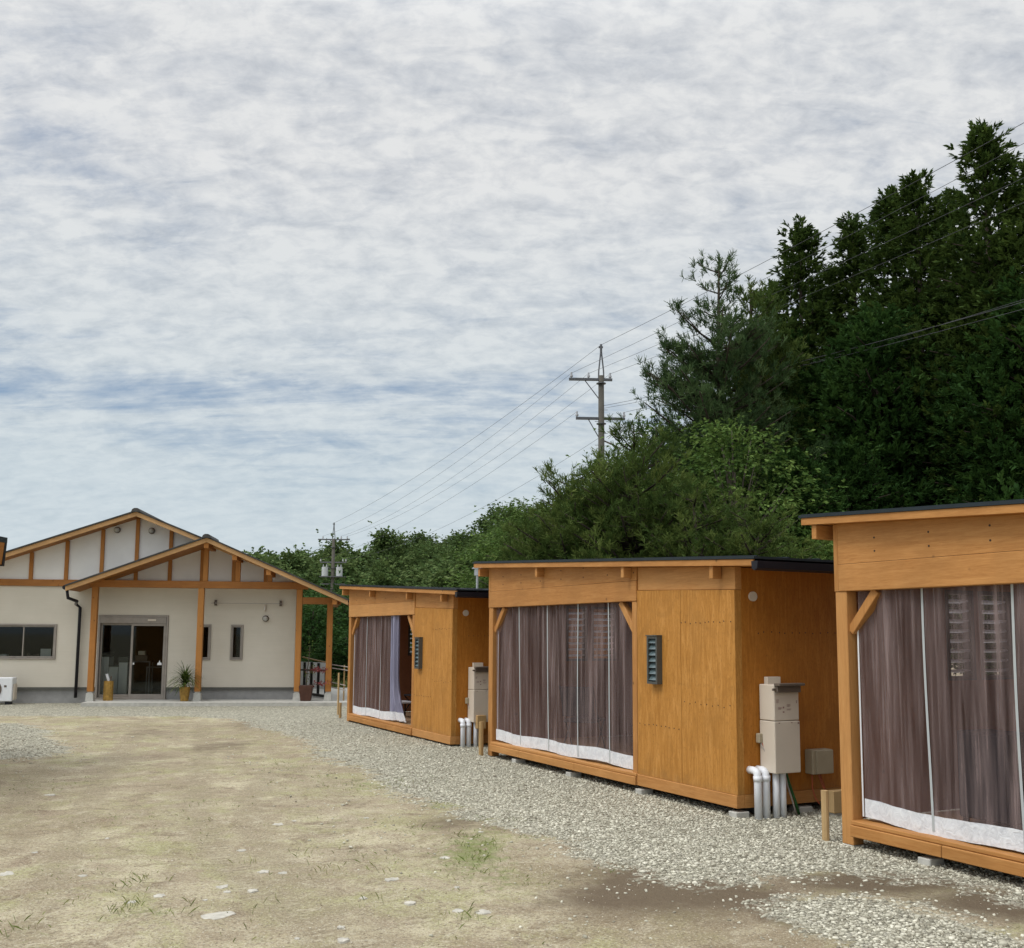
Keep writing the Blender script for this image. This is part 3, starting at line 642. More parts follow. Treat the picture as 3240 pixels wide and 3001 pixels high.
def curtain(label, s0, x0, x1, seams, dz=0, bunch=None, ztop=2.31, seed=1):
    o = thing('mesh_curtain', label, 'curtain', hp(s0, .075, dz), HROT, 'translucent mesh curtains in the hut openings')
    rg = np.random.default_rng(seed); ns, nz = 260, 26
    ph_ = rg.uniform(0, 6, 5)
    def yf(x, z):
        k = .35+.65*(z-.2)/2.1
        y = .024*np.sin(x*9.5+ph_[0]+.5*np.sin(x*3.1)) + .015*np.sin(x*23+ph_[1]+z*.5) + .006*np.sin(x*47+ph_[2])
        y = y*k + .02*np.sin(x*2.3+ph_[3])*(1-k)
        if bunch is not None:
            q = np.clip((x-bunch)/.12, 0, 1); y = y + q*(.035*np.sin(x*58+ph_[4])+.02*np.sin(x*31))
        return y
    def sheet(z0, z1, nzz, dy=0, xa=x0, xb=x1, n_=ns, sag=0):
        x = np.linspace(xa, xb, n_); z = np.linspace(z0, z1, nzz); XX, ZZ = np.meshgrid(x, z)
        YY = yf(XX, ZZ)+dy
        if bunch is not None:
            fl = np.clip((XX-bunch)/(x1-bunch), 0, 1)*np.clip(1-(ZZ-.2)/1.0, 0, 1)**2; XX = XX+fl*.22; YY = YY+fl*.12
        ZZ = ZZ + sag*(.012*np.sin(XX*4.2+1)+.01*np.sin(XX*1.7))
        V = np.stack([XX.ravel(), YY.ravel(), ZZ.ravel()], 1); ii = np.arange(n_*nzz).reshape(nzz, n_)
        return V, np.stack([ii[:-1,:-1].ravel(), ii[:-1,1:].ravel(), ii[1:,1:].ravel(), ii[1:,:-1].ravel()], 1)
    V, F = sheet(.37, ztop, nz)
    if bunch is None:
        npmesh('curtain_sheet', V, F, 'curtain_film', o, smooth=True)
    else:
        V, F = sheet(.37, ztop, nz, xb=bunch, n_=180); npmesh('curtain_sheet', V, F, 'curtain_film', o, smooth=True)
        V, F = sheet(.37, ztop, nz, xa=bunch, n_=140); c = npmesh('curtain_fold', V, F, 'curtain_bunch', o, smooth=True); c['label'] = 'bluish gathered end of the curtain'
    V, F = sheet(.222, .385, 6, -.006, n_=300, sag=1); npmesh('hem', V, F, 'curtain_hem', o, smooth=True)
    for x in seams:
        z = np.linspace(.235, ztop, 30); m_ = MB()
        xx = x+.012*np.sin(z*2+x)+(.02*(1-(z-.2)/2))
        p0 = [(a_-.012, float(yf(np.array(a_), b_))-.009, b_) for a_, b_ in zip(xx, z)]; p1 = [(a_+.012, float(yf(np.array(a_), b_))-.009, b_) for a_, b_ in zip(xx, z)]
        m_.add(p0+p1, [(i, 30+i, 31+i, i+1) for i in range(29)]); m_.build('seam', 'curtain_seam', o)
    B(x0-.02, x0-.004, -.005, .0, .24, 1.98).build('edge_tape', 'white_paint', o)
    MB().tube([(x0, .0, ztop+.004), (x1, .0, ztop+.004)], .012, 8).build('curtain_rail', 'galvanised', o)
    return o
curtain('closed grey purple mesh curtain with white hem across the middle hut', 0, -5.80, -1.86, [-5.06, -4.22, -3.36, -2.58], seed=1)
curtain('large mesh curtain with two pale seams at the right edge, on the nearest hut', 7.474, -5.80, -1.86, [-5.08, -4.20, -3.35, -2.6], seed=5)
curtain('half drawn mesh curtain with bluish gathered end on the farthest hut', -7.44, -5.42, -2.72, [-4.62, -3.80], -.06, bunch=-3.22, ztop=2.29, seed=3)

# furniture inside
def chair(label, s, d, rz, mat='dark_fabric', dz=0):
    o = thing('folding_chair', label, 'chair', hp(s, d, .198+dz), HROT+rz, 'dark folding chairs inside the huts')
    m_ = MB(); m_.prism([(-.23, .40), (.23, .42), (.23, .45), (-.23, .44)], -.24, .24); m_.build('seat', mat, o, .008)
    MB().add([(-.24,-.24,.50),(-.24,.24,.50),(-.36,.24,.92),(-.36,-.24,.92),(-.265,-.24,.49),(-.265,.24,.49),(-.385,.24,.91),(-.385,-.24,.91)], [(0,1,2,3),(7,6,5,4),(0,4,5,1),(2,6,7,3),(1,5,6,2),(0,3,7,4)]).build('backrest', mat, o)
    for y in (-.25, .25):
        MB().tube([(.24, y, 0), (-.1, y, .42), (-.38, y, .93)], .012, 6).build('leg', 'black_metal', o)
        MB().tube([(-.26, y, 0), (.2, y, .43)], .012, 6).build('leg', 'black_metal', o)
    return o
chair('dark chair behind the closed curtain of the middle hut', -4.35, .75, 2.3)
chair('dark chair beside the white table inside the farthest hut', -11.75, 1.15, -1.2, dz=-.06)
t_ = thing('side_table', 'low pale topped table seen through the open side of the farthest hut', 'table', hp(-11.55, .72, .138), HROT)
B(-.28, .28, -.16, .16, .30, .325).build('table_top', 'white_paint', t_)
for x in (-.24, .24):
    for y in (-.13, .13): B(x-.012, x+.012, y-.012, y+.012, 0, .298).build('leg', 'black_metal', t_)
c_ = thing('storage_cabinet', 'dark blue cabinet behind the large curtain of the nearest hut', 'cabinet', hp(2.35, 1.0, .198), HROT)
B(-.26, .26, -.2, .2, .06, .82).build('cabinet_body', 'dark_fabric', c_, .01); B(-.24, -.004, -.215, -.202, .08, .80).build('door', 'dark_fabric', c_); B(.004, .24, -.215, -.202, .08, .80).build('door', 'dark_fabric', c_)
m_ = MB(); [m_.box(x-.02, x+.02, y-.02, y+.02, 0, .058) for x in (-.22, .22) for y in (-.16, .16)]; m_.build('feet', 'black_metal', c_)
chair('dark chair near the seam of the large curtain in the nearest hut', 3.25, .95, 2.0)
chair('second dark chair deeper behind the closed curtain of the middle hut', -3.0, 1.0, 2.6)

# ------------------------------------------------------------------ plant on the side walls
def heater(label, s0, dz, conduits=True):
    o = thing('water_heater', label, 'water heater', hp(s0, .0, dz), HROT, 'wall mounted water heaters')
    # local x = away from the wall
    B(.012, .245, .30, .64, .972, 1.345).build('heater_body', 'unit_beige', o, .008)
    B(.012, .25, .298, .642, .432, .966).build('pipe_cover', 'unit_beige', o, .006)
    B(.001, .06, .38, .56, 1.34, 1.42).build('mounting_bracket', 'unit_beige', o, .003)
    m_ = MB(); m_.box(.246, .285, .315, .635, 1.265, 1.335); m_.box(.246, .33, .30, .655, 1.336, 1.362); m_.box(.246, .27, .27, .335, 1.285, 1.31); m_.build('flue_terminal', 'unit_flue', o, .004)
    m_ = MB(); rg = random.Random(3)
    for (y, z, w_, h_) in [(.33,1.185,.035,.006),(.33,1.172,.03,.005),(.33,1.159,.03,.005),(.35,1.11,.05,.004),(.35,1.10,.05,.004),(.35,1.09,.04,.004),(.415,1.10,.02,.018),(.415,1.055,.022,.014),(.47,1.135,.05,.004),(.47,1.125,.05,.004),(.47,1.115,.04,.004),(.47,1.09,.06,.004),(.47,1.08,.05,.004),(.60,1.15,.008,.03)]:
        m_.box(.2453, .2465, y, y+w_, z, z+h_)
    for (y, z) in [(.35,.945),(.52,.945),(.61,.945),(.61,.935)]: m_.box(.2503, .2515, y, y+.02, z, z+.008)
    m_.build('printed_labels', 'unit_print', o)
    for y in (.385, .475):
        MB().tube([(.15, y, -.03), (.15, y, .431)], .036, 14).build('pipe_sleeve', 'white_pipe', o, smooth=True)
    return o
heater('slim beige water heater with brown flue on the side wall of the middle hut', 0, 0)
heater('slim beige water heater half hidden behind the corner post of the middle hut', -7.44, -.05)
def drains(label, s0, dz, elbow=True):
    o = thing('drain_pipes', label, 'pipe', hp(s0, 0, dz), HROT, 'white drain pipe pairs beside the heaters')
    for y in (.16, .268):
        pts = [(.13, y, -.05), (.13, y, .40), (.125, y, .428), (.105, y, .447), (.075, y, .455), (.0, y, .455)]
        MB().tube(pts, .040, 16).build('pipe', 'white_pipe', o, smooth=True)
        MB().tube([(.13, y, .35), (.13, y, .405)], .046, 16).build('pipe_collar', 'white_pipe', o, smooth=True)
    return o
drains('pair of thick white drain pipes with elbows at the near corner of the middle hut', 0, 0)
drains('pair of white drain pipes with elbows on the side wall of the farthest hut', -7.44, -.05)
def outlet(label, s0, dz):
    o = thing('power_outlet', label, 'outlet', hp(s0, .285, .78+dz), HROT, 'weatherproof outlets above the drain pipes')
    B(.001, .06, -.035, .035, -.05, .05).build('outlet_cover', 'box_beige', o, .008)
    MB().tube([(.04, 0, -.045), (.06, .0, -.08), (.09, .02, -.14), (.13, .03, -.2), (.2, .05, -.26)], .007, 6).build('cable', 'cable_pale', o)
    MB().tube([(.05, .01, -.045), (.07, .02, -.1), (.10, .045, -.18), (.14, .03, -.24)], .006, 6).build('cable', 'cable_orange', o)
outlet('small outlet box with dangling cable left of the beige heater', 0, 0)
outlet('small outlet box with dangling cable on the side wall of the farthest hut', -7.44, -.05)
j_ = thing('junction_box', 'flat beige electrical box beside the heater on the middle hut', 'electrical box', hp(0, .92, .375), HROT)
B(.002, .13, 0, .29, 0, .26).build('box_body', 'box_beige', j_, .01); B(.1305, .142, .045, .288, .005, .255).build('box_lid', 'box_beige', j_, .006)
MB().tube([(.06, .05, 0), (.05, .06, -.15), (.06, .09, -.26), (.08, .13, -.32)], .008, 6).build('cable', 'cable_orange', j_)
MB().tube([(.06, .14, 0), (.07, .18, -.12), (.08, .22, -.2), (.1, .25, -.3)], .008, 6).build('cable', 'cable_orange', j_)
MB().tube([(.05, .17, 0), (.07, .21, -.13), (.09, .24, -.24)], .007, 6).build('cable', 'cable_orange', j_)
g_ = MB().tube([hp(.10, .56, .44), hp(.11, .60, .30), hp(.13, .66, .12), hp(.14, .70, -.02)], .015, 8).build('green_hose', 'cable_green', None, smooth=True)
tag(g_, 'dark green hose hanging below the beige heater to the gravel', 'hose')
tag(MB().tube([hp(.1, .545, .44), hp(.11, .58, .28), hp(.13, .63, .10), hp(.14, .66, -.02)], .009, 8).build('grey_hose', 'cable_pale', None, smooth=True), 'thin pale hose beside the green one below the heater', 'hose')
def stake(label, u, v, h, r=.018, lean=(0, 0)):
    c = G(u, v); o = MB().tube([(c.x, c.y, -.1), (c.x+lean[0], c.y+lean[1], h)], r, 10).build('wooden_stake', 'stake_wood', None, smooth=False)
    return tag(o, label, 'stake', 'round wooden marker stakes')
stake('thick round stake in the gravel by the left post of the nearest hut', 2613, 2652, .43, .034)
stake('round wooden stake in front of the heater of the farthest hut', 1522, 2388, .50, .038)
stake('tall thin stake at the left end of the farthest hut', 1069, 2262, .95, .022)
stake('short stub stake beside the tall thin stake by the farthest hut', 1076, 2272, .33, .03)
bb = thing('wooden_block', 'yellowish wooden block under the junction box of the middle hut', 'block', hp(.30, 1.12, 0), HROT)
B(-.03, .06, -.14, .14, .0, .23).build('block_body', 'stake_wood', bb, .006); B(-.02, .05, -.12, .12, -.06, -.002).build('block_foot', 'concrete', bb)
bb = thing('wooden_block', 'small wooden block behind the stake beside the white pipes', 'block', hp(-7.18, .42, 0), HROT)
B(-.03, .06, -.08, .08, .28, .50).build('block_body', 'stake_wood', bb, .006); B(-.02, .03, -.02, .02, -.04, .278).build('block_foot', 'stake_wood', bb)

# ------------------------------------------------------------------ main building (facade faces the camera)
YW = 27.6                                     # plane of the facade in the house's own frame
PSI = .118; PIV = Vector((-8, 27.6, 0)); RH = Matrix.Rotation(PSI, 3, 'Z')     # the house is turned a little, right end farther
HLOC = PIV - RH @ PIV
def P(u, v, Y, W0=P):
    """same as before, but the plane y = Y and the result are in the turned frame of the house"""
    d = RH.transposed() @ Vector(ray(u, v)); o_ = RH.transposed() @ (Vector((0, 0, EYE)) - HLOC); return o_ + d*((Y-o_.y)/d.y)
def thing_h(name, label, cat, loc, rz=0, group=None): return thing(name, label, cat, RH @ Vector(loc) + HLOC, rz+PSI, group)
def fx(u, Yp=YW): return P(u, 2000, Yp).x
bd = thing_h('gabled_house', 'beige house with two overlapping timber gables at the left', 'house', (0, 0, 0))
apx, apz = -9.955, 4.91        # main ridge
LX = -21.5
def mainroof(x):                               # underside of the main roof
    return apz - (apx-x)*.355 if x < apx else apz - (x-apx)*.40
def wallgrid(x0, x1, z0, z1, holes, mat, name):
    xs = sorted({x0, x1, *[h[0] for h in holes], *[h[1] for h in holes]}); zs = sorted({z0, z1, *[h[2] for h in holes], *[h[3] for h in holes]})
    m_ = MB()
    for i in range(len(xs)-1):
        for j in range(len(zs)-1):
            cx_, cz_ = (xs[i]+xs[i+1])/2, (zs[j]+zs[j+1])/2
            if any(h[0] < cx_ < h[1] and h[2] < cz_ < h[3] for h in holes): continue
            m_.box(xs[i], xs[i+1], YW, YW+.16, zs[j], zs[j+1])
    return m_.build(name, mat, bd)
XR = fx(934)
dx0, dx1, dz1 = fx(310), fx(533), 2.30
wz0, wz1 = 1.13, 2.05
win = (fx(-175), fx(180), wz0, wz1); nw1 = (fx(634), fx(668), 1.13, 2.07); nw2 = (fx(730), fx(770), 1.13, 2.07)
wallgrid(LX, XR, .41, 3.04, [(dx0, dx1, .41, dz1), win, nw1, nw2], 'siding_beige', 'front_wall')
m_ = MB(); m_.box(LX, dx0, YW+.03, YW+.16, -.1, .345); m_.box(dx1, XR, YW+.03, YW+.16, -.1, .345); m_.build('plinth', 'plinth_grey', bd)
m_ = MB(); m_.box(LX, dx0-.002, YW-.02, YW+.15, .347, .408); m_.box(dx1+.002, XR, YW-.02, YW+.15, .347, .408); m_.build('drip_edge', 'drip_edge', bd)
pgx, pgz = -8.014, 4.198       # porch ridge
def porchroof(x): return pgz-(pgx-x)*.377 if x < pgx else pgz-(x-pgx)*.434
# gable panel above the beam
xs = np.linspace(LX, XR, 60); top = [(x, min(max(mainroof(x), porchroof(x))+.02, 9)) for x in xs]
MB().prism([(LX, 3.042), (XR, 3.042)]+[(x, max(z, 3.09)) for x, z in reversed(top)], YW+.01, YW+.14).build('gable_wall', 'gable_panel', bd)
B(LX, XR-.001, YW-.05, YW+.009, 3.045, 3.22).build('wall_beam', 'cedar_beam', bd, .005)
for u in (-60, 88, 200, 312, 422, 530):
    x = fx(u); B(x-.047, x+.047, YW-.05, YW+.009, 3.222, max(mainroof(x), porchroof(x))-.005).build('batten', 'cedar_post', bd)
for u in (632, 733, 835):
    x = fx(u); B(x-.047, x+.047, YW-.05, YW+.009, 3.222, porchroof(x)-.005).build('batten', 'cedar_post', bd)
# other walls and the dark room
XB = XR-2.6
B(LX, LX+.15, YW+.161, 38, -.1, 2.98).build('side_wall', 'siding_beige', bd); B(XR-.15, XR, YW+.161, YW+.9, -.1, 2.98).build('side_wall', 'siding_beige', bd)
B(XB, XR, YW+.901, YW+1.05, -.1, 2.98).build('side_wall', 'siding_beige', bd); B(XB-.15, XB, YW+1.051, 38, -.1, 2.98).build('side_wall', 'siding_beige', bd)
B(LX, XB, 38.01, 38.2, -.1, 2.98).build('back_wall', 'siding_beige', bd)
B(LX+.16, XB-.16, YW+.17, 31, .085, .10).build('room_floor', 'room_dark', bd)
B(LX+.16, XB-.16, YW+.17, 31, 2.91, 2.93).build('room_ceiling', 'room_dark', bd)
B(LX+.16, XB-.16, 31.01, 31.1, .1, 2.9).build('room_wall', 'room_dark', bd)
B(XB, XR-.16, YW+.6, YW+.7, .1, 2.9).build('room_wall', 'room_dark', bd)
# roofs : wooden deck below, tiles above, barge board in front
def roof(name, fn, xl, xa, xr, y0, y1, m_front=True):
    for xa0, xb0 in ((xl, xa), (xa, xr)):
        za, zb = fn(xa0), fn(xb0)
        MB().prism([(xa0, za), (xb0, zb), (xb0, zb+.05), (xa0, za+.05)], y0+.03, y1).build('roof_deck', 'cedar_beam', bd)
        MB().prism([(xa0, za-.03), (xb0, zb-.03), (xb0, zb+.09), (xa0, za+.09)], y0-.01, y0+.028).build('barge_board', 'barge_board', bd, .004)
        MB().prism([(xa0, za+.093), (xb0, zb+.093), (xb0, zb+.13), (xa0, za+.13)], y0-.04, y1).build('roof_tiles', 'roof_tile', bd)
    m_ = MB(); z = fn(xa)+.13
    m_.prism([(xa-.12, z-.05), (xa+.12, z-.05), (xa+.09, z+.02), (xa+.04, z+.05), (xa-.04, z+.05), (xa-.09, z+.02)], y0-.08, y1); m_.build('ridge_tile', 'roof_tile', bd)
YM = 27.0; YP = 26.35
roof('main', mainroof, LX-.6, apx, pgx+1.6, YM, 38.5)
PXL, PXR = P(207, 1860, YP).x, P(1101, 1900, YP).x
roof('porch', porchroof, PXL, pgx, PXR, YP, YW-.01)
# the right slope of the porch roof carries on over the side veranda
m_ = MB(); xa0 = XR-.2
m_.prism([(xa0, porchroof(xa0)+.001), (PXR, porchroof(PXR)), (PXR, porchroof(PXR)+.05), (xa0, porchroof(xa0)+.05)], YW, 30.2); m_.build('roof_deck', 'cedar_beam', bd)
MB().prism([(xa0, porchroof(xa0)+.093), (PXR, porchroof(PXR)+.093), (PXR, porchroof(PXR)+.13), (xa0, porchroof(xa0)+.13)], YW, 30.2).build('roof_tiles', 'roof_tile', bd)
for k in range(5): # rafters under the porch roof
    pass
YPO = 27.0
def postx(u, Yp=YPO): return P(u, 2000, Yp).x
m0 = [(postx(296), 'l'), (postx(633), 'm'), (postx(945), 'r'), (postx(1043), 'v')]
for x, k in m0:
    zt = 3.008 if k != 'v' else porchroof(x)-.16
    B(x-.075, x+.075, YPO-.075, YPO+.075, .33, zt).build('post', 'cedar_post', bd, .006)
    m_ = MB(); m_.add([(x-.10, YPO-.10, .09), (x+.10, YPO-.10, .09), (x+.10, YPO+.10, .09), (x-.10, YPO+.10, .09), (x-.085, YPO-.085, .29), (x+.085, YPO-.085, .29), (x+.085, YPO+.085, .29), (x-.085, YPO+.085, .29)], [(3,2,1,0),(4,5,6,7),(0,1,5,4),(1,2,6,5),(2,3,7,6),(3,0,4,7)]); m_.box(x-.06, x+.06, YPO-.06, YPO+.06, .291, .329)
    m_.build('post_base', 'concrete', bd)
B(m0[0][0]-.12, m0[2][0]+.22, YPO-.085, YPO+.085, 3.01, 3.195).build('porch_beam', 'cedar_beam', bd, .006)
for u in (640, 743, 845):
    x = postx(u+4); B(x-.06, x+.06, YPO-.06, YPO+.06, 3.197, porchroof(x)-.003).build('strut', 'cedar_post', bd, .004)
xv = m0[3][0]
MB().box(m0[2][0]+.076, xv+.28, YPO-.06, YPO+.06, 2.62, 2.80).build('veranda_beam', 'cedar_beam', bd, .005)
B(xv-.06, xv+.06, YPO+.08, 30, 2.62, 2.80).build('veranda_beam', 'cedar_beam', bd, .005)
B(m0[2][0]-.06, m0[2][0]+.06, YPO+.08, YW-.06, 2.62, 2.80).build('veranda_beam', 'cedar_beam', bd, .005)
for x in (postx(745), postx(852), postx(655), postx(1060)):   # purlin ends under the slopes
    z = porchroof(x)-.005; B(x-.06, x+.06, YP+.03, YW-.06, z-.16, z-.03).build('purlin', 'cedar_post', bd)
# rain pipe
dpx = fx(249, YW-.1); ex = PXL+.05; ez = porchroof(PXL)
MB().tube([(ex-.04, YP+.1, ez+.02), (ex-.02, YP+.15, ez-.20), (ex+.1, YP+.5, ez-.27), (dpx-.1, YW-.12, ez-.33), (dpx, YW-.08, ez-.42), (dpx, YW-.08, .14)], .04, 10).build('rain_pipe', 'black_gutter', bd, smooth=True)
MB().tube([(ex-.07, YP, ez+.06), (ex-.07, YW, ez+.06)], .06, 8).build('gutter', 'black_gutter', bd)
# doors
def wpart(name, x0, x1, z0, z1, y0, y1, th, mat='window_frame', parent=None, glass=True, botm=None):
    b = botm or th; m_ = MB(); m_.box(x0, x0+th, y0, y1, z0, z1); m_.box(x1-th, x1, y0, y1, z0, z1); m_.box(x0+th, x1-th, y0, y1, z0, z0+b); m_.box(x0+th, x1-th, y0, y1, z1-th, z1)
    f_ = m_.build(name, mat, parent or bd, .003)
    if glass: B(x0+th+.001, x1-th-.001, (y0+y1)/2-.004, (y0+y1)/2+.004, z0+b+.001, z1-th-.001).build('pane', 'window_glass', f_)
    return f_
dr = wpart('entrance_door', dx0+.005, dx1-.005, .09, 2.295, YW-.03, YW+.13, .05, glass=False)
B(dx0+.06, dx1-.06, YW-.045, YW+.1, 2.085, 2.243).build('door_header', 'window_frame', dr)
B(fx(468), fx(494), YW-.075, YW-.046, 2.15, 2.20).build('door_sensor', 'unit_beige', dr)
xm = fx(418)
a1 = wpart('door_leaf', dx0+.06, xm+.01, .10, 2.08, YW+.05, YW+.09, .045, parent=dr, botm=.12)
a2 = wpart('door_leaf', xm-.02, dx1-.06, .10, 2.08, YW-.02, YW+.035, .06, parent=dr, botm=.13)
m_ = MB(); sx_, sz_ = fx(509), .99
m_.prism([(sx_-.06, sz_), (sx_+.06, sz_), (sx_+.05, sz_+.06), (sx_+.02, sz_+.07), (sx_, sz_+.13), (sx_-.02, sz_+.07), (sx_-.05, sz_+.06)], YW-.004, YW-.0015); m_.box(fx(427)-.02, fx(427)+.02, YW-.004, YW-.0015, 1.0, 1.05)
m_.build('door_sticker', 'white_paint', dr)
wf = wpart('window', win[0]+.003, win[1]-.003, wz0, wz1, YW-.03, YW+.08, .045, glass=False)
xm2 = fx(78)
for (xa0, xb0, yo) in ((win[0]+.05, fx(-45), .0), (fx(-50), xm2, .03), (xm2-.04, win[1]-.05, .0)): wpart('sash', xa0, xb0, wz0+.05, wz1-.05, YW+yo, YW+.03+yo, .03, parent=wf)
for nw in (nw1, nw2):
    nf = wpart('window', nw[0]+.002, nw[1]-.002, nw[2], nw[3], YW-.035, YW+.08, .04, glass=False); wpart('sash', nw[0]+.045, nw[1]-.045, nw[2]+.045, nw[3]-.045, YW-.02, YW+.03, .025, parent=nf)
# wall lamps
def walllamp(label, u, v, small=False):
    c = P(u, v, YW-.06); o = thing_h('wall_lamp', label, 'lamp', c, 0, 'round wall lamps on the beige house')
    r = .085; MB().disc((0, .055, 0), (0, -1, 0), r, .03, 20).build('lamp_base', 'unit_flue', o)
    MB().tube([(0, .02, 0), (0, -.03, 0), (0, -.09, -.01)], .07, 16, r1=.055).build('lamp_shade', 'concrete', o, smooth=True)
walllamp('round wall lamp left of the main ridge', 370, 1677); walllamp('round wall lamp right of the main ridge', 479, 1680); walllamp('round wall lamp on the beige wall right of the narrow windows', 840, 1958)
c = P(838, 1925, YW-.04); o = thing_h('intercom', 'small pale fitting above the round wall lamp', 'fitting', c); B(-.025, .025, -.02, .035, -.09, .09).build('fitting_body', 'unit_beige', o, .01); MB().tube([(0,-.025,-.05),(0,-.025,.05)], .008, 6).build('fitting_handle', 'white_paint', o)
o = thing_h('hanging_pole', 'long thin horizontal pole on two wall brackets under the porch', 'pole', P(783, 1910, YW-.2))
hl = (fx(886)-fx(680))/2
MB().tube([(-hl-.1, 0, 0), (hl+.05, 0, .0)], .009, 8).build('pole_bar', 'cable_pale', o)
for s_ in (-1, 1): m_ = MB(); m_.box(s_*hl-.03, s_*hl+.03, .14, .198, -.06, .09); m_.box(s_*hl-.015, s_*hl+.015, -.03, .14, -.02, .03); m_.build('bracket', 'unit_flue', o)
# porch slab
tag(MB().box(P(256, 2215, 26.3).x, P(1100, 2215, 26.3).x, 26.3, 38, -.05, .09).build('porch_slab', 'concrete', None), kind='structure').matrix_world = bd.matrix_basis
# AC unit
o = thing_h('air_conditioner', 'white outdoor air conditioner unit at the left edge by the beige wall', 'air conditioner', (fx(62, 27.2)-.83, 27.0, .02))
B(0, .80, 0, .30, .06, .66).build('cabinet', 'white_paint', o, .015)
MB().disc((.30, -.002, .36), (0, -1, 0), .245, .012, 28).build('fan_grille', 'unit_flue', o); MB().disc((.30, -.015, .36), (0, -1, 0), .06, .01, 16).build('fan_hub', 'white_paint', o)
B(.60, .66, -.006, -.001, .42, .47).build('badge', 'unit_flue', o)
for x in (.12, .68): B(x-.05, x+.05, .02, .28, -.03, .058).build('foot', 'black_gutter', o)
B(.801, .84, .05, .25, .1, .5).build('valve_cover', 'unit_beige', o, .01)
# things by the door
def potplant(label, u, Yp, kind):
    x = P(u, 2200, Yp).x; o = thing_h('potted_plant' if kind == 'cordyline' else 'planter_tree', label, 'plant', (x, Yp, .09))
    if kind == 'cordyline':
        MB().tube([(0, 0, 0), (0, 0, .36)], .10, 14, r1=.14).build('pot', 'terracotta_gold', o, smooth=False)
        rg = np.random.default_rng(2); n = 190; th = rg.uniform(0, 2*pi, n); el = rg.uniform(-.1, 1.3, n); L_ = rg.uniform(.38, .62, n); Vs, Fs = [], []
        for i in range(n):
            p = np.array([0, 0, .45+rg.uniform(-.08, .15)]); d = np.array([cos(th[i])*cos(el[i]), sin(th[i])*cos(el[i]), sin(el[i])]); sdv = np.array([-sin(th[i]), cos(th[i]), 0])*.016
            for k in range(5):
                Vs += [p-sdv*(1-k/5.5), p+sdv*(1-k/5.5)]; p = p+d*L_[i]/4; d = d+np.array([0, 0, -.33]); d /= np.linalg.norm(d)
            b0 = i*10; Fs += [(b0+2*k, b0+2*k+1, b0+2*k+3, b0+2*k+2) for k in range(4)]
        npmesh('leaves', np.array(Vs), np.array(Fs), 'pine_needle', o, rnd=rg.random(len(Fs)))
        MB().tube([(0, 0, .36), (0, 0, .55)], .03, 6).build('stem', 'stake_wood', o)
    else:
        m_ = MB(); m_.add([(-.13,-.13,0),(.13,-.13,0),(.13,.13,0),(-.13,.13,0),(-.18,-.18,.40),(.18,-.18,.40),(.18,.18,.40),(-.18,.18,.40)], [(3,2,1,0),(4,5,6,7),(0,1,5,4),(1,2,6,5),(2,3,7,6),(3,0,4,7)]); m_.build('planter_box', 'brown_planter', o, .01)
        MB().tube([(0, 0, .4), (.02, 0, .8), (0.06, 0, 1.2), (.07, 0, 1.45)], .016, 6, r1=.008).build('stem', 'bark_grey', o)
        rg = np.random.default_rng(4); pts = np.concatenate([rg.normal([.06, 0, 1.35], [.08, .08, .12], (70, 3)), rg.normal([.05, 0, .75], [.09, .09, .13], (40, 3))]); V, F = quads(pts, .05, .04, rg); npmesh('leaves', V, F, 'pine_needle', o, rnd=rg.random(len(F)))
        pts = np.concatenate([rg.normal([.30, -.05, .80], [.13, .1, .04], (110, 3)), rg.normal([.42, -.05, .45], [.14, .1, .03], (80, 3))]); V, F = quads(pts, .055, .045, rg); npmesh('red_leaves', V, F, 'red_leaf', o, rnd=rg.random(len(F)))
        MB().tube([(0.02, 0, .7), (.2, -.04, .78), (.4, -.05, .8)], .008, 5).build('branch', 'bark_grey', o); MB().tube([(0.0, 0, .4), (.25, -.04, .42), (.5, -.05, .45)], .008, 5).build('branch', 'bark_grey', o)
    return o
def quads(pts, ln, wd, rng, out=None, jitter=1.0, tilt=0.0):
    n = len(pts); d = rng.normal(0, 1, (n, 3))
    if out is not None: d = out+d*jitter
    d /= np.linalg.norm(d, axis=1, keepdims=True); r = rng.normal(0, 1, (n, 3)); s_ = np.cross(d, r); s_ /= np.linalg.norm(s_, axis=1, keepdims=True)
    l_ = (ln*rng.uniform(.6, 1.3, n))[:, None]; w_ = (wd*rng.uniform(.6, 1.3, n))[:, None]
    V = np.stack([pts, pts+d*l_*.5+s_*w_*.5, pts+d*l_, pts+d*l_*.5-s_*w_*.5], 1).reshape(-1, 3)
    return V, np.arange(4*n).reshape(n, 4)
potplant('potted spiky plant in a golden brown pot beside the entrance door', 584, 26.95, 'cordyline')
potplant('brown planter with a slim reddish leaved sapling beside the right house post', 968, 27.0, 'sapling')
o = thing_h('umbrella_stand', 'yellow umbrella stand in front of the glass entrance door', 'stand', (P(342, 2200, 27.2).x, 27.2, .09))
MB().tube([(0, 0, 0), (0, 0, .5)], .125, 12, r1=.12).build('stand_body', 'terracotta_gold', o); MB().tube([(0, 0, .5), (-.06, 0, .68)], .035, 8).build('umbrella', 'white_paint', o); MB().tube([(.03, 0, .5), (.06, .02, .62)], .02, 6).build('umbrella', 'unit_flue', o)
def cabinet(label, u0, u1, Yp, h, top=.04):
    x0, x1 = P(u0, 2100, Yp).x, P(u1, 2100, Yp).x; o = thing_h('display_cabinet', label, 'cabinet', (x0, Yp, .10), 0, 'white cabinets behind the glass door')
    B(0, x1-x0, 0, .45, 0, h).build('cabinet_body', 'white_paint', o, .005); B(-.01, x1-x0+.01, -.012, .46, h+.001, h+top).build('counter_top', 'jalousie_frame', o)
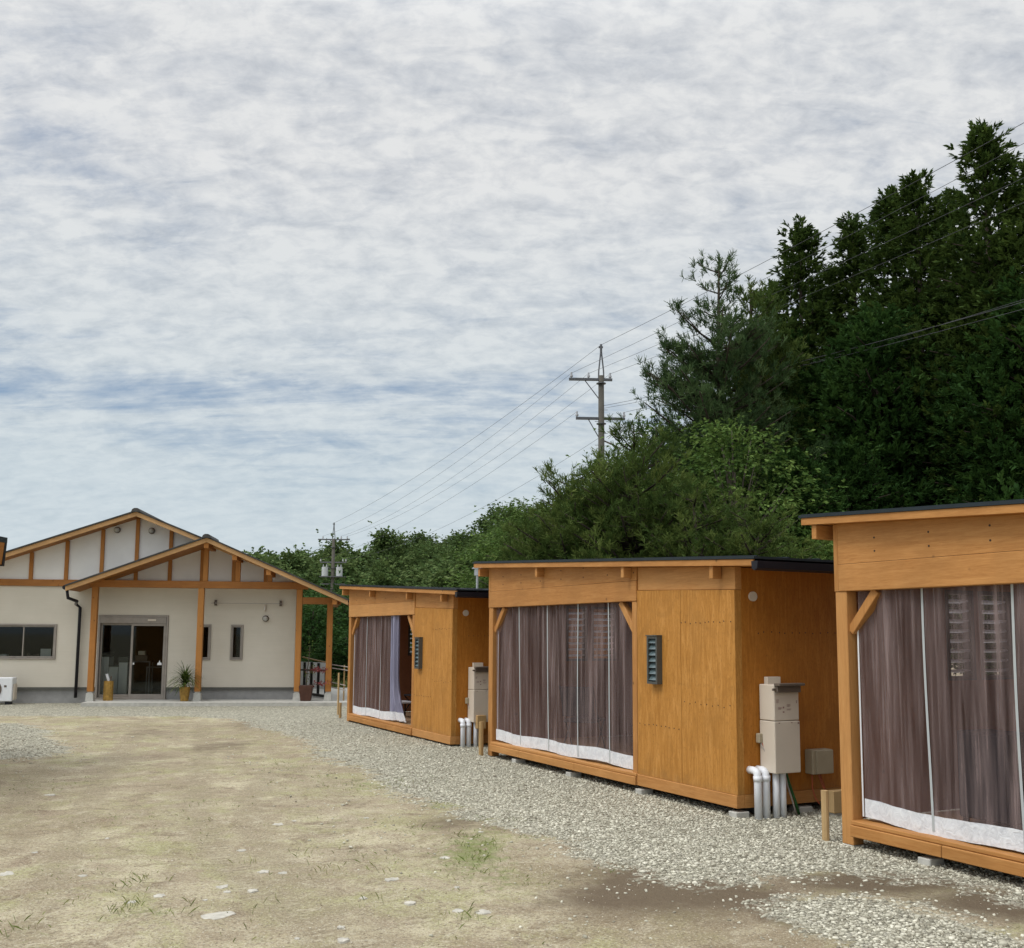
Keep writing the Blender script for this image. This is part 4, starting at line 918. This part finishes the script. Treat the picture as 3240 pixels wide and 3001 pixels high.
cabinet('tall white cabinet at the left inside the glass door', 308, 345, 27.76, 1.10, .12); cabinet('middle low white cabinet inside the glass door', 346, 374, 27.76, .83); cabinet('bluish white box shelf right of the low cabinets inside the door', 376, 404, 27.80, .95, .15)
def stool(label, u, Yp, w_, h):
    x = P(u, 2100, Yp).x; o = thing_h('metal_table', label, 'table', (x, Yp, .10), 0, 'thin framed tables inside the glass door')
    B(-w_, w_, -.2, .2, h, h+.03).build('table_top', 'galvanised', o)
    for i in (-1, 1):
        for j in (-.18, .18): B(i*(w_-.02)-.015, i*(w_-.02)+.015, j-.015, j+.015, 0, h-.001).build('leg', 'galvanised', o)
stool('wide framed table seen through the right door leaf', 447, 28.2, .28, .95); stool('narrow framed table near the right edge of the door leaf', 495, 28.3, .22, .8)
o = thing_h('countertop_appliance', 'small grey machine on the framed table inside the door', 'appliance', (P(449, 2100, 28.2).x, 28.2, 1.081)); B(-.16, .16, -.12, .12, 0, .16).build('appliance_body', 'unit_flue', o, .01); B(-.09, .09, -.10, .1, .161, .27).build('appliance_top', 'unit_beige', o, .01)
o = thing_h('notice_card', 'pale square card standing in the left window', 'card', (fx(148, YW+.25), YW+.25, wz0+.0)); B(-.13, .13, 0, .012, .02, .27).build('card_face', 'white_paint', o); B(-.1, .1, .0125, .08, .02, .04).build('card_foot', 'white_paint', o)
o = thing_h('window_shelf', 'inner sill shelf cluttered with pale and pink boxes in the left window', 'shelf', (fx(78, YW+.3), YW+.2, 1.05)); B(-2.4, .85, 0, .28, 0, .06).build('shelf_board', 'jalousie_frame', o)
rg = random.Random(8); m_ = MB(); m2 = MB(); x = -2.2
while x < -.02:
    w_ = rg.uniform(.08, .26); (m_ if rg.random() < .7 else m2).box(x, x+w_, .06, .2, .061, .10+rg.random()*.11); x += w_+.01
m_.build('boxes', 'white_paint', o); m2.build('pink_boxes', 'red_leaf', o)
m_ = MB(); x = .1
while x < .7: m_.box(x, x+.05, .06, .16, .061, .10+rg.random()*.13); x += .08
m_.build('jars', 'unit_flue', o)

P = P.__defaults__[0]
# neighbouring building whose eave corner enters at the left edge
o = thing('timber_shed', 'corner of a dark roofed timber eave entering at the left edge', 'building', (0, 0, 0))
q = P(24, 1702, 15.0); zq = q.z
B(q.x-4, q.x, 9, 15.0, zq-.08, zq).build('roof_sheet', 'dark_roof_metal', o)
B(q.x-4, q.x-.03, 9, 14.98, zq-.13, zq-.082).build('roof_boarding', 'cedar_beam', o)
MB().prism([(q.x-.03, zq-.40), (q.x-.075, zq-.40), (q.x-.045, zq-.082), (q.x-.003, zq-.082)], 9, 14.93).build('fascia', 'cedar_post', o)
MB().prism([(q.x-.02, zq-.42), (q.x-.075, zq-.42), (q.x-.045, zq-.082), (q.x, zq-.082)], 14.931, 14.995).build('corner_trim', 'black_gutter', o)
B(q.x-4, q.x-.12, 14.9, 14.97, zq-.24, zq-.133).build('purlin', 'cedar_post', o)
B(q.x-4, q.x-.42, 9, 14.6, 0, zq-.135).build('wall', 'plywood_panel', o)

# railing, white sheet and rope behind the veranda
o = thing('metal_railing', 'black metal railing beside the veranda behind the brown planter', 'railing', (0, 0, 0))
pr = [P(962, 2190, 30), P(984, 2190, 30), P(1006, 2193, 29.2), P(1030, 2198, 28.4)]
for i, p in enumerate(pr): B(p.x-.035, p.x+.035, p.y-.03, p.y+.03, .09, 1.02 if i < 3 else .9).build('post', 'black_metal', o)
MB().bar((pr[0].x-.1, 30, .80), (pr[3].x, 28.4, .84), .04, .05).build('rail', 'black_metal', o); MB().bar((pr[0].x-.1, 30, .16), (pr[3].x, 28.4, .14), .05, .07).build('rail', 'black_metal', o)
MB().bar((pr[1].x-.3, 30.2, 1.16), (pr[2].x+.3, 29, 1.03), .05, .03).build('top_rail', 'stake_wood', o)
a_ = P(950, 2150, 33); b_ = P(1036, 2150, 32)
tag(MB().add([(a_.x, 33, .12), (b_.x, 32, .12), (b_.x, 32, .95), (a_.x, 33, .95), (a_.x, 33.03, .12), (b_.x, 32.03, .12), (b_.x, 32.03, .95), (a_.x, 33.03, .95)], [(0,1,2,3),(7,6,5,4),(0,4,5,1),(2,6,7,3),(1,5,6,2),(0,3,7,4)]).build('white_board', 'white_paint', None), 'bright white board behind the black railing', 'board')
o = thing('rope_fence', 'low fence of thin yellowish rails between the house and the farthest hut', 'fence', (0, 0, 0))
for z, u0, u1 in ((1.02, 1052, 1110), (.93, 1052, 1110), (.55, 1052, 1095), (.42, 1052, 1095)):
    a_ = P(u0, 2100, 27.8); b_ = P(u1, 2100, 27.2); MB().tube([(a_.x, 27.8, z), (b_.x, 27.2, z-.05)], .014, 5).build('rail', 'cable_pale', o)
for u in (1090,): a_ = P(u, 2100, 27.5); MB().tube([(a_.x, 27.5, 0), (a_.x, 27.5, 1.02)], .02, 6).build('post', 'stake_wood', o)

# ------------------------------------------------------------------ utility poles and wires
def pole(label, base, H_, r0, r1, rot, kind):
    o = thing('utility_pole', label, 'utility pole', base, rot, 'concrete utility poles')
    MB().tube([(0, 0, -.3), (0, 0, H_-1.2)], r0, 14, r1=r1).build('pole_shaft', 'pole_concrete', o, smooth=True)
    m_ = MB(); zt = H_-1.25
    for x in (-.10, .10): m_.tube([(x, 0, zt-.1), (x*.9, 0, zt+.25), (0, 0, H_-.15)], .03, 6)
    m_.tube([(0, 0, H_-.3), (0, 0, H_+.02)], .045, 8); m_.box(-.09, .07, -.04, .04, H_-.12, H_-.06); m_.build('pole_top_bracket', 'galvanised', o)
    m_ = MB(); [m_.tube([(0, 0, z), (0, 0, z+.03)], r0+.02, 12) for z in np.arange(2, H_-1.4, 1.55)]
    for i, z in enumerate(np.arange(2.2, H_-2.2, .45)): m_.tube([(0, 0, z), ((-1)**i*(r1+.14), 0, z)], .01, 5)
    m_.build('step_bolts', 'galvanised', o)
    def arm(z, x0, x1, ins, brace=True):
        a_ = B(x0, x1, -.055, .055, z-.045, z+.045).build('crossarm', 'galvanised', o)
        if brace: MB().bar((x0*.5, .0, z-.05), (-.08, 0, z-.75), .035, .03).build('arm_brace', 'galvanised', o)
        for x in ins:
            m2 = MB(); m2.tube([(x, 0, z+.046), (x, 0, z+.09)], .025, 8); m2.tube([(x, 0, z+.09), (x, 0, z+.15)], .06, 10); m2.tube([(x, 0, z+.151), (x, 0, z+.26)], .035, 10)
            m2.build('insulator', 'insulator', a_)
    if kind == 1:
        arm(H_-1.35, -1.22, .42, (-1.13, -.48, .34)); arm(H_-2.85, -.96, .90, (-.92, .86))
        MB().tube([(.1, 0, H_-3.7), (.35, 0, H_-3.8), (.75, 0, H_-4.0)], .03, 6).build('cable_hook', 'unit_flue', o)
    else:
        arm(H_-1.25, -1.15, 1.2, (-.8, .55, 1.0), False); arm(H_-2.95, -.95, .98, (-.92, .72, .95))
        B(-.95, .95, -.3, .3, H_-4.05, H_-3.99).build('platform', 'galvanised', o); B(-.9, .9, -.05, .05, H_-4.6, H_-4.52).build('crossarm', 'galvanised', o)
        for x in (-.58, .48):
            tr_ = MB().tube([(x, -.05, H_-3.98), (x, -.05, H_-3.3)], .24, 16).build('transformer', 'transformer_grey', o); m2 = MB(); [m2.tube([(x+dx, -.05, H_-3.3), (x+dx, -.05, H_-3.12)], .035, 8) for dx in (-.12, .12)]; m2.build('bushing', 'insulator', tr_)
    return o
p1 = P(1903, 1500, 38); p2 = P(1056, 1700, 76); H1 = P(1903, 1092, 38).z; H2 = P(1056, 1655, 76).z
dirp = Vector((p1.x-p2.x, p1.y-p2.y, 0)).normalized(); rotp = .05
pole('large utility pole with two crossarms rising behind the pine', (p1.x, 38, 0), H1, .165, .105, rotp, 1)
pole('smaller distant utility pole with grey transformers above the hut roofs', (p2.x, 76, 0), H2, .17, .11, .02, 2)
p3 = Vector((p1.x, 38, 0))+Vector((17.2, -38.5, 0))
def wire(name, label, a_, b_, sag, r=.0062):
    pts = []; a_, b_ = Vector(a_), Vector(b_)
    for i in range(25):
        t = i/24; p = a_.lerp(b_, t); p.z -= 4*sag*t*(1-t); pts.append(p)
    tag(MB().tube(pts, r, 4, cap=False).build(name, 'wire_dark', None), label, 'wire', 'power lines between the poles')
c1 = lambda x, z: (p1.x+x*cos(rotp), 38+x*sin(rotp), z)
c2 = lambda x, z: (p2.x+x, 76, z)
k3 = lambda x, z: (p3.x+x, p3.y, z)
wire('power_line', 'topmost thin power line running from the pole tip to the upper right', c1(0, H1), k3(0, H1+1.1), .45, .008)
wire('power_line', 'power line from the left insulator of the upper crossarm to the upper right', c1(-1.13, H1-1.12), k3(-1.1, H1+.2), .5)
wire('power_line', 'power line from the middle insulator of the upper crossarm to the right', c1(-.48, H1-1.12), k3(-.4, H1-.6), .5)
wire('power_line', 'power line from the right insulator of the upper crossarm to the right', c1(.34, H1-1.12), k3(.5, H1-.9), .5)
wire('power_line', 'low twin cable passing across the dark cypress trees, upper strand', c1(.1, H1-2.35), k3(.6, H1-3.9), .75, .007)
wire('power_line', 'low twin cable passing across the dark cypress trees, lower strand', c1(.1, H1-2.45), k3(.7, H1-4.1), .75, .006)
wire('power_line', 'thin line from the right end of the lower crossarm to the pines', c1(.86, H1-2.6), k3(1.4, H1-3.2), .6)
wire('power_line', 'line down to the distant pole from the left end of the upper crossarm', c1(-1.13, H1-1.12), c2(-.8, H2-1), .8)
wire('power_line', 'line down to the distant pole from the pole tip', c1(0, H1), c2(0, H2), .5, .008)
wire('power_line', 'line down to the distant pole from the middle of the upper crossarm', c1(-.48, H1-1.12), c2(.55, H2-1), .8)
wire('power_line', 'line down to the distant pole from the right of the upper crossarm', c1(.34, H1-1.12), c2(1.0, H2-1), .8)
wire('power_line', 'line down to the distant pole from the left end of the lower crossarm', c1(-.92, H1-2.6), c2(-.92, H2-2.7), .8)
wire('power_line', 'lowest line from the pole shaft down toward the hill', c1(-.1, H1-3.6), c2(.95, H2-2.7), .8)

# ------------------------------------------------------------------ trees
def norm(a_): return a_/np.maximum(1e-9, np.linalg.norm(a_, axis=-1, keepdims=True))
def fronds(base, d, ln, wd, k, rng, spread=.7, droop=.25, planar=.35):
    """k leaflets fanning from every base point along d -> quads"""
    n = len(base); B_ = np.repeat(base, k, 0); D = np.repeat(d, k, 0)
    up = np.array([0, 0, 1.0]); side = norm(np.cross(D, up)+1e-6); nrm = np.cross(side, D)
    a1 = rng.uniform(-1, 1, n*k)*spread; a2 = rng.normal(0, planar, n*k)
    dd = norm(D + side*a1[:, None] + nrm*a2[:, None] - up*droop*rng.uniform(0, 1, (n*k, 1)))
    start = B_ + D*(ln*rng.uniform(-.3, .8, (n*k, 1)))
    sv_ = norm(np.cross(dd, norm(nrm+rng.normal(0, .6, (n*k, 3)))))
    l_ = ln*rng.uniform(.5, 1.2, (n*k, 1)); w_ = wd*rng.uniform(.6, 1.3, (n*k, 1))
    V = np.stack([start-sv_*w_*.25, start+dd*l_*.5+sv_*w_*.5-0*up, start+dd*l_-up*l_*droop*.3, start+dd*l_*.5-sv_*w_*.5], 1)
    return V.reshape(-1, 3)
def trunkmesh(name, mat, o, pts, r0, r1, limbs):
    m_ = MB(); m_.tube(pts, r0, 9, r1=r1)
    for a_, b_, c_, ra in limbs: m_.tube([a_, b_, c_], ra, 5, r1=ra*.3)
    return m_.build(name, mat, o, smooth=True)
def tree_obj(name, label, cat, group): return thing(name, label, cat, (0, 0, 0), 0, group)
def cypress(H_, R, z0, seed, mat='cypress_leaf', nb=330, per=13, k=7, tip=.85):
    rng = np.random.default_rng(seed); base, dirs, rn, limbs = [], [], [], []
    for i in range(nb):
        t = rng.random()**1.15             # 0 = crown base, 1 = tip
        z = z0+(H_-z0)*t*.985; th = rng.uniform(0, 2*pi)
        L_ = R*(1-t)**tip*(.60+.5*rng.random())*(.75+.25*min(1, t*6))+.12
        L_ *= 1+.20*sin(3*th+seed)+.12*sin(7*z+seed*2)
        d0 = np.array([cos(th), sin(th), .35+.4*t]); d0 /= np.linalg.norm(d0)
        p0 = np.array([0, 0, z]); rv = rng.random()
        if i % 5 == 0: limbs.append((tuple(p0), tuple(p0+d0*L_*.5), tuple(p0+d0*L_*.8-np.array([0, 0, .1*L_])), .02+.02*L_/R))
        m_ = max(4, int(per*(.35+L_/R)))
        for j in range(m_):
            q = .30+.70*(j+rng.random())/m_
            p = p0+d0*L_*q-np.array([0, 0, .16*L_*q*q]); off = rng.normal(0, .13+.05*L_, 3)*np.array([1, 1, .7])
            base.append(p+off); dv = d0*.8+norm(off)*.7+np.array([0, 0, .35*(1 if q > .8 else .1)]); dirs.append(dv); rn.append(rv*.6+rng.random()*.4)
    # leader
    for j in range(24):
        base.append(np.array([rng.normal(0, .07), rng.normal(0, .07), H_-.9+j*.04])); dirs.append(np.array([rng.normal(0, .5), rng.normal(0, .5), 1])); rn.append(rng.random())
    base = np.array(base); dirs = norm(np.array(dirs)); V = fronds(base, dirs, .17, .052, k, rng)
    return V, np.repeat(np.array(rn), k), limbs
def make_tree(name, label, cat, group, V, rn, mat, trunk_pts, r0, r1, limbs, bark='bark'):
    o = tree_obj(name, label, cat, group); F = np.arange(len(V)).reshape(-1, 4)
    npmesh('crown', V, F, mat, o, rnd=rn+0.0); trunkmesh('trunk', bark, o, trunk_pts, r0, r1, limbs); return o
def place(o, u, Yp, sc, rz, label=None, first=False, szz=None):
    if not first: o = copy_tree(o)
    x = P(u, 1900, Yp).x; o.location = (x, Yp, o.get('dz', 0)); o.scale = (sc, sc, szz or sc); o.rotation_euler = (0, 0, rz)
    if label: o['label'] = label
    return o
GC = 'dark cypress trees behind the nearest hut'
protoC = []
for i, (H_, R, z0) in enumerate([(14, 2.7, 4.2), (14, 2.3, 3.4), (14, 3.1, 4.8)]):
    V, rn, lb = cypress(H_, R, z0, 11+i, nb=400, k=15)
    protoC.append(make_tree('cypress_tree', '', 'tree', GC, V, rn, 'cypress_leaf', [(0, 0, -.3), (.05, .03, 5), (0, 0, H_-.6)], .21, .03, lb))
V, rn, lb = cypress(9, 3.2, 1.2, 31, nb=360, tip=.55, k=14); protoG = make_tree('leafy_tree', '', 'tree', 'bushy green trees among the cypresses', V, rn, 'cypress_leaf_green', [(0, 0, -.3), (0, 0, 8.2)], .14, .03, lb)
used = set()
def topz(u, v, Yp): return P(u, v, Yp).z
def cyp(k, u, v, Yp, rz, label, proto=None):
    p = proto or protoC[k]; h = 9.0 if proto else 14.0; z = topz(u, v, Yp); s_ = z/h
    f_ = p.name not in used; used.add(p.name)
    return place(p, u, Yp, min(s_*1.02, 1.15 if not proto else 2), rz, label, f_, szz=s_)
cyp(0, 3178, 405, 26.5, .3, 'tallest dark cypress, its pointed top near the right edge of the sky')
cyp(2, 3345, 520, 25.5, 1.3, 'dark cypress cut off by the right edge of the photo')
cyp(1, 2950, 565, 28.0, 2.3, 'dark cypress with rounded double top left of the tallest one')
cyp(2, 3060, 620, 30.0, 4.3, 'dark cypress filling the dip between the tallest tree and its left neighbour')
cyp(0, 2865, 610, 29.5, 5.0, 'dark cypress making the left shoulder of the double topped crown')
cyp(1, 2735, 695, 31.5, .9, 'dark cypress with a narrow uneven top in the middle of the row')
cyp(0, 2560, 715, 31.0, 2.0, 'leftmost tall dark cypress of the row, above the pine')
cyp(2, 2650, 860, 32.5, 3.1, 'dark cypress in the gap between the leftmost one and the middle one')
cyp(1, 2470, 905, 33.0, 3.9, 'shorter dark cypress hidden beside the upper pine')
cyp(1, 3200, 760, 29.0, 5.5, 'dark cypress low behind the tallest one at the right')
cyp(0, 2800, 1000, 27.0, 1.1, 'bushy bright green tree standing in front of the middle cypresses', protoG)
cyp(0, 2620, 1180, 28.5, 2.1, 'green bushy tree below the leftmost cypress', protoG)
cyp(0, 3110, 1150, 25.5, 4.1, 'green bushy tree above the roof of the nearest hut', protoG)
cyp(0, 3330, 900, 24.5, 5.1, 'green bushy tree at the right edge below the cypresses', protoG)
cyp(0, 2500, 1080, 31.0, .4, 'dark green bushy tree between the upper pine and the cypresses', protoG)
#cyp(0, 2960, 1290, 33.0, .1, 'low green bush tree seen between the cypress trunks', protoG)

# pines
def pine(H_, R, z0, seed, step=.42, nbr=6, tuft=16, ln=.15, prof=None, up=.35, wd=.010):
    rng = np.random.default_rng(seed); base, dirs, rn, limbs = [], [], [], []
    z = z0
    while z < H_-.15:
        t = (z-z0)/(H_-z0)
        for i in range(nbr if t < .74 else 4):
            th = rng.uniform(0, 2*pi); rr = R*(prof(t) if prof else (1-t)**.8)*(.55+.6*rng.random())+.18; rv = rng.random()
            d0 = np.array([cos(th), sin(th), .12+up*t]); p0 = np.array([0, 0, z+rng.uniform(-.15, .15)])
            def at(q): return p0+d0*rr*q+np.array([0, 0, (.24*q*q-.12*q)*rr])
            limbs.append((tuple(p0), tuple(at(.5)), tuple(at(1.0)), .016+.022*rr/max(R, .1)))
            nt_ = max(3, int(rr*7))
            for j in range(nt_):
                q = .25+.75*(j+rng.random())/nt_; c = at(q)
                sdv = np.array([-sin(th), cos(th), 0])*rng.uniform(-1, 1)*(.42*rr*(1.12-q)+.08)
                e = c+sdv+np.array([0, 0, rng.uniform(-.02, .16)])
                if j % 2 == 0: limbs.append((tuple(c), tuple((c+e)/2), tuple(e), .009))
                for m_ in range(3):
                    base.append(e+rng.normal(0, .10, 3)); dirs.append(np.array([d0[0]*.45+sdv[0]*.5, d0[1]*.45+sdv[1]*.5, .85])+rng.normal(0, .25, 3)); rn.append(rv*.55+rng.random()*.45)
        z += step*rng.uniform(.7, 1.3)*(1 if t < .8 else 1.15)
    for j in range(8): base.append(np.array([0, 0, H_-.5+.06*j])); dirs.append(np.array([0, 0, 1.])); rn.append(.8)
    base = np.array(base); dirs = norm(np.array(dirs)); n = len(base); k = tuft
    D = np.repeat(dirs, k, 0); dd = norm(D*1.0+rng.normal(0, .55, (n*k, 3))); st = np.repeat(base, k, 0)+D*rng.uniform(0, .14, (n*k, 1))
    s_ = norm(np.cross(dd, rng.normal(0, 1, (n*k, 3)))); l_ = ln*rng.uniform(.6, 1.2, (n*k, 1))
    V = np.stack([st-s_*wd*.5, st+s_*wd*.5, st+dd*l_+s_*wd*.35, st+dd*l_-s_*wd*.35], 1).reshape(-1, 3)
    return V, np.repeat(np.array(rn), k), limbs
def spine(H_): return [(0, 0, -.3), (.08, .05, H_*.4), (-.05, .03, H_*.75), (0, 0, H_-.2)]
GP = 'pine trees left of the cypresses'
Yp = 26.0; H_ = topz(2292, 815, Yp)
V, rn, lb = pine(H_, 1.9, 3.6, 41, nbr=9, wd=.015, prof=lambda t: (1.15 if t < .35 else 1.15-(t-.35)*1.45) if t < .72 else .20)
o = make_tree('pine_tree', 'tall open pine with a thin feathery top standing against the sky', 'tree', GP, V, rn, 'pine_needle_blue', spine(H_), .16, .02, lb, 'bark'); o.location = (P(2292, 1900, Yp).x, Yp, 0)
Yp = 28.0; H_ = topz(2420, 905, Yp)
V, rn, lb = pine(H_, 2.25, 3.0, 42, nbr=12, wd=.022, prof=lambda t: (1-t)**.55)
o = make_tree('pine_tree', 'dense dull green pine between the open pine and the cypresses', 'tree', GP, V, rn, 'pine_needle', spine(H_), .16, .03, lb, 'bark'); o.location = (P(2395, 1900, Yp).x, Yp, 0)
Yp = 21.5; H_ = topz(2050, 1400, Yp)
V, rn, lb = pine(H_, 1.9, 1.0, 43, step=.34, nbr=9, wd=.014, prof=lambda t: (1-t)**.42)
lowp = make_tree('pine_tree', 'low bushy pine below the utility pole', 'tree', GP, V, rn, 'pine_needle', spine(H_), .12, .03, lb, 'bark'); lowp.location = (P(2010, 1900, Yp).x, Yp, 0)
c = copy_tree(lowp); c.location = (P(1812, 1900, 22.5).x, 22.5, 0); c.scale = (.95, .95, .90); c.rotation_euler = (0, 0, 2.1); c['label'] = 'leftmost low pine, its branches reaching out over the farther hut roof'
c = copy_tree(lowp); c.location = (P(2200, 1900, 20.5).x, 20.5, 0); c.scale = (.95, .95, .78); c.rotation_euler = (0, 0, 4.0); c['label'] = 'low pine just behind the roof of the middle hut'
c = copy_tree(lowp); c.location = (P(2400, 1900, 19.5).x, 19.5, 0); c.scale = (.95, .95, .68); c.rotation_euler = (0, 0, 5.2); c['label'] = 'lowest pine tucked beside the eave of the nearest hut'
c = copy_tree(lowp); c.location = (P(1790, 1900, 24.0).x, 24.0, 0); c.scale = (1.05, 1.05, .76); c.rotation_euler = (0, 0, 3.3); c['label'] = 'low pine behind the leftmost one, above the roof edge'
# the far reaching branch of the leftmost pine
# layered broadleaf trees
def broad(H_, R, z0, seed, nl=60, per=60, ln=.12, wd=.07, flat=.35, k=3, prof=None):
    rng = np.random.default_rng(seed); base, dirs, rn, limbs = [], [], [], []
    for i in range(nl):
        u = rng.random(); t = u; th = rng.uniform(0, 2*pi); pr_ = prof(t) if prof else (max(.05, 1-(2*t-.75)**2))**.5
        rr = R*pr_*(.35+.65*rng.random()**.5); c = np.array([cos(th)*rr, sin(th)*rr, z0+(H_-z0)*t]); sz = .30+.38*rng.random(); rv = rng.random()
        limbs.append(((0, 0, max(z0*.6, c[2]*.55)), tuple(c*np.array([.5, .5, .85])), tuple(c), .03))
        p = c+rng.normal(0, 1, (per, 3))*np.array([sz, sz, sz*flat]); base.append(p)
        dirs.append(norm((p-c)+np.array([cos(th), sin(th), .1])*.4+rng.normal(0, .15, (per, 3)))); rn.append(rv*.5+rng.random(per)*.5)
    base = np.concatenate(base); dirs = np.concatenate(dirs); V = fronds(base, dirs, ln, wd, k, rng, spread=.8, droop=.3, planar=.25)
    return V, np.repeat(np.concatenate(rn), k), limbs
GM = 'light green broadleaf trees behind the hut roofs'
H_ = 6.6
V, rn, lb = broad(H_, 2.3, 1.4, 51, nl=110, per=75, ln=.13, wd=.06, flat=.22)
mp = make_tree('broadleaf_tree', 'layered light green tree with drooping leaves right of the low pines', 'tree', GM, V, rn, 'maple_leaf', [(0, 0, -.3), (.1, 0, 2), (0, 0, 5.6)], .13, .03, lb, 'bark_grey')
def plc(o, u, v, Yp, rz, label, first=False, wsc=1.0, h0=6.6):
    z = topz(u, v, Yp); s_ = z/h0; o = o if first else copy_tree(o); o.location = (P(u, 1900, Yp).x, Yp, 0); o.scale = (wsc, wsc, s_); o.rotation_euler = (0, 0, rz); o['label'] = label; return o
plc(mp, 2330, 1345, 23, .4, 'layered light green tree with drooping leaves right of the low pines', True, wsc=.92)
plc(mp, 2120, 1345, 26, 1.9, 'airy light green tree at the foot of the utility pole', wsc=.85)
cyp(0, 2520, 1440, 24, 3.2, 'shaded dark green tree between the light tree and the nearest hut', protoG)
plc(mp, 1960, 1430, 27, 4.2, 'small leafy tree hiding the shaft of the large utility pole', wsc=.8)
cyp(0, 2690, 1420, 25, 5.2, 'dark leafy tree under the cypresses by the nearest roof', protoG)
plc(mp, 1700, 1600, 33, 2.2, 'leafy tree beyond the leftmost low pine on the slope')
#plc(mp, 2900, 1560, 30, 1.2, 'understory tree between the cypress trunks above the nearest roof')
cyp(0, 3190, 1440, 24, .2, 'understory tree at the right under the tallest cypress', protoG)
# bushes behind the veranda
GB = 'bushes beyond the veranda'
V, rn, lb = broad(3.4, 1.7, .1, 61, nl=60, per=60, ln=.15, wd=.09, flat=.6, prof=lambda t: (1-t)**.4)
bu = make_tree('green_bush', '', 'bush', GB, V, rn, 'cypress_leaf_green', [(0, 0, -.2), (0, 0, 2.6)], .06, .02, lb)
plc(bu, 985, 1925, 43, 0, 'round green bush seen between the two veranda posts', True, 1.0, 3.4)
plc(bu, 1075, 1880, 46, 1.5, 'tall green bush between the right veranda post and the farthest hut', wsc=1.1, h0=3.4)
plc(bu, 930, 1880, 47, 2.5, 'dark bush partly hidden behind the house corner', wsc=1.1, h0=3.4)
plc(bu, 1120, 2010, 36, 3.5, 'lower bush beside the rope fence at the farthest hut', wsc=.9, h0=3.4)
plc(bu, 1020, 2085, 41, 4.1, 'low weedy bush behind the white board', wsc=1.0, h0=3.4)
n = 14000; xs = RNG.uniform(-13.5, -4.5, n); ys = RNG.uniform(34, 44, n); V, F = blades(xs, ys, .35, RNG, .02, .35)
tag(npmesh('grass', V, F, 'grass_blade', rnd=RNG.random(len(F))), 'rough tall grass beyond the veranda', 'grass', kind='stuff')

# wooded hill
SK = [(-400, 1850), (300, 1790), (600, 1765), (735, 1722), (820, 1745), (900, 1722), (1050, 1705), (1200, 1690), (1330, 1668), (1450, 1640), (1560, 1600), (1650, 1570), (1750, 1545), (1900, 1500), (2300, 1460), (2800, 1500), (3300, 1560), (4200, 1650)]
def sky_elev(xoy):
    u = CX+FPX*xoy*1.006; v = np.interp(u, [q[0] for q in SK], [q[1] for q in SK]); return (2009-v-.0065*(1620-u)*0)/FPX*1.01
def hillz(x, y):
    t = np.clip((y-76)/(140-76), 0, 1.0); e = sky_elev(x/np.maximum(y, 1)); top = np.maximum(.5, e*140+EYE-8.9)
    back = np.clip((y-140)/100, 0, 1)
    return top*(t*t*(3-2*t))*(1-.6*back)-.08 + .5*np.sin(x*.22)*np.sin(y*.19)*t
hx = np.linspace(-120, 120, 90); hy = np.linspace(72, 250, 60); X, Y = np.meshgrid(hx, hy); Z = hillz(X, Y); Z[0, :] = -1
V = np.stack([X.ravel(), Y.ravel(), Z.ravel()], 1); ii = np.arange(90*60).reshape(60, 90)
simple('hill_soil', (.045, .06, .025), 1)
hl_ = npmesh('hill', V, np.stack([ii[:-1,:-1].ravel(), ii[:-1,1:].ravel(), ii[1:,1:].ravel(), ii[1:,:-1].ravel()], 1), 'hill_soil', smooth=True); tag(hl_, kind='structure')
protoH = []
for i in range(4):
    V, rn, lb = broad(6.6, [2.7, 3.1, 2.4, 2.9][i], 1.0, 71+i, nl=64, per=34, ln=.42, wd=.26, flat=.55, k=2)
    protoH.append(make_tree('hill_tree', 'round crowned green tree in the wood covering the far hill', 'tree', 'broadleaf trees covering the far hill', V, rn, 'hill_leaf', [(0, 0, -.5), (0, 0, 5.2)], .16, .05, lb[:12], 'bark_grey'))
rg = random.Random(5); cnt = 0; placed = set()
y = 79.0
while y < 146:
    sp = 4.4+(y-79)*.016; x = -.30*y + rg.uniform(0, 2)
    while x < .34*y:
        xx, yy = x+rg.uniform(-1.2, 1.2), y+rg.uniform(-1.2, 1.2); x += sp
        u = CX+FPX*xx/yy
        if u < 640 or u > 2450: continue
        k = rg.randrange(4); p = protoH[k]; o = p if k not in placed else copy_tree(p); placed.add(k)
        s_ = rg.uniform(.78, 1.2); z = float(hillz(np.array(xx), np.array(yy))); o.location = (xx, yy, z-.2); o.scale = (s_*rg.uniform(.9, 1.15), s_, s_*rg.uniform(.85, 1.1)); o.rotation_euler = (0, 0, rg.uniform(0, 6.28)); cnt += 1
        row = 'at the foot of the far hill' if yy < 97 else 'halfway up the far hill' if yy < 124 else 'on the far hill skyline'
        over = 'above the house porch roof' if u < 960 else 'behind the small utility pole' if u < 1130 else 'above the farthest hut roof' if u < 1520 else 'left of the low pines' if u < 1850 else 'behind the low pines'
        o['label'] = 'broadleaf tree '+row+', '+over
    y += 5.0
print('hill trees', cnt)
# drop empty-labelled leftovers (prototypes are all placed)
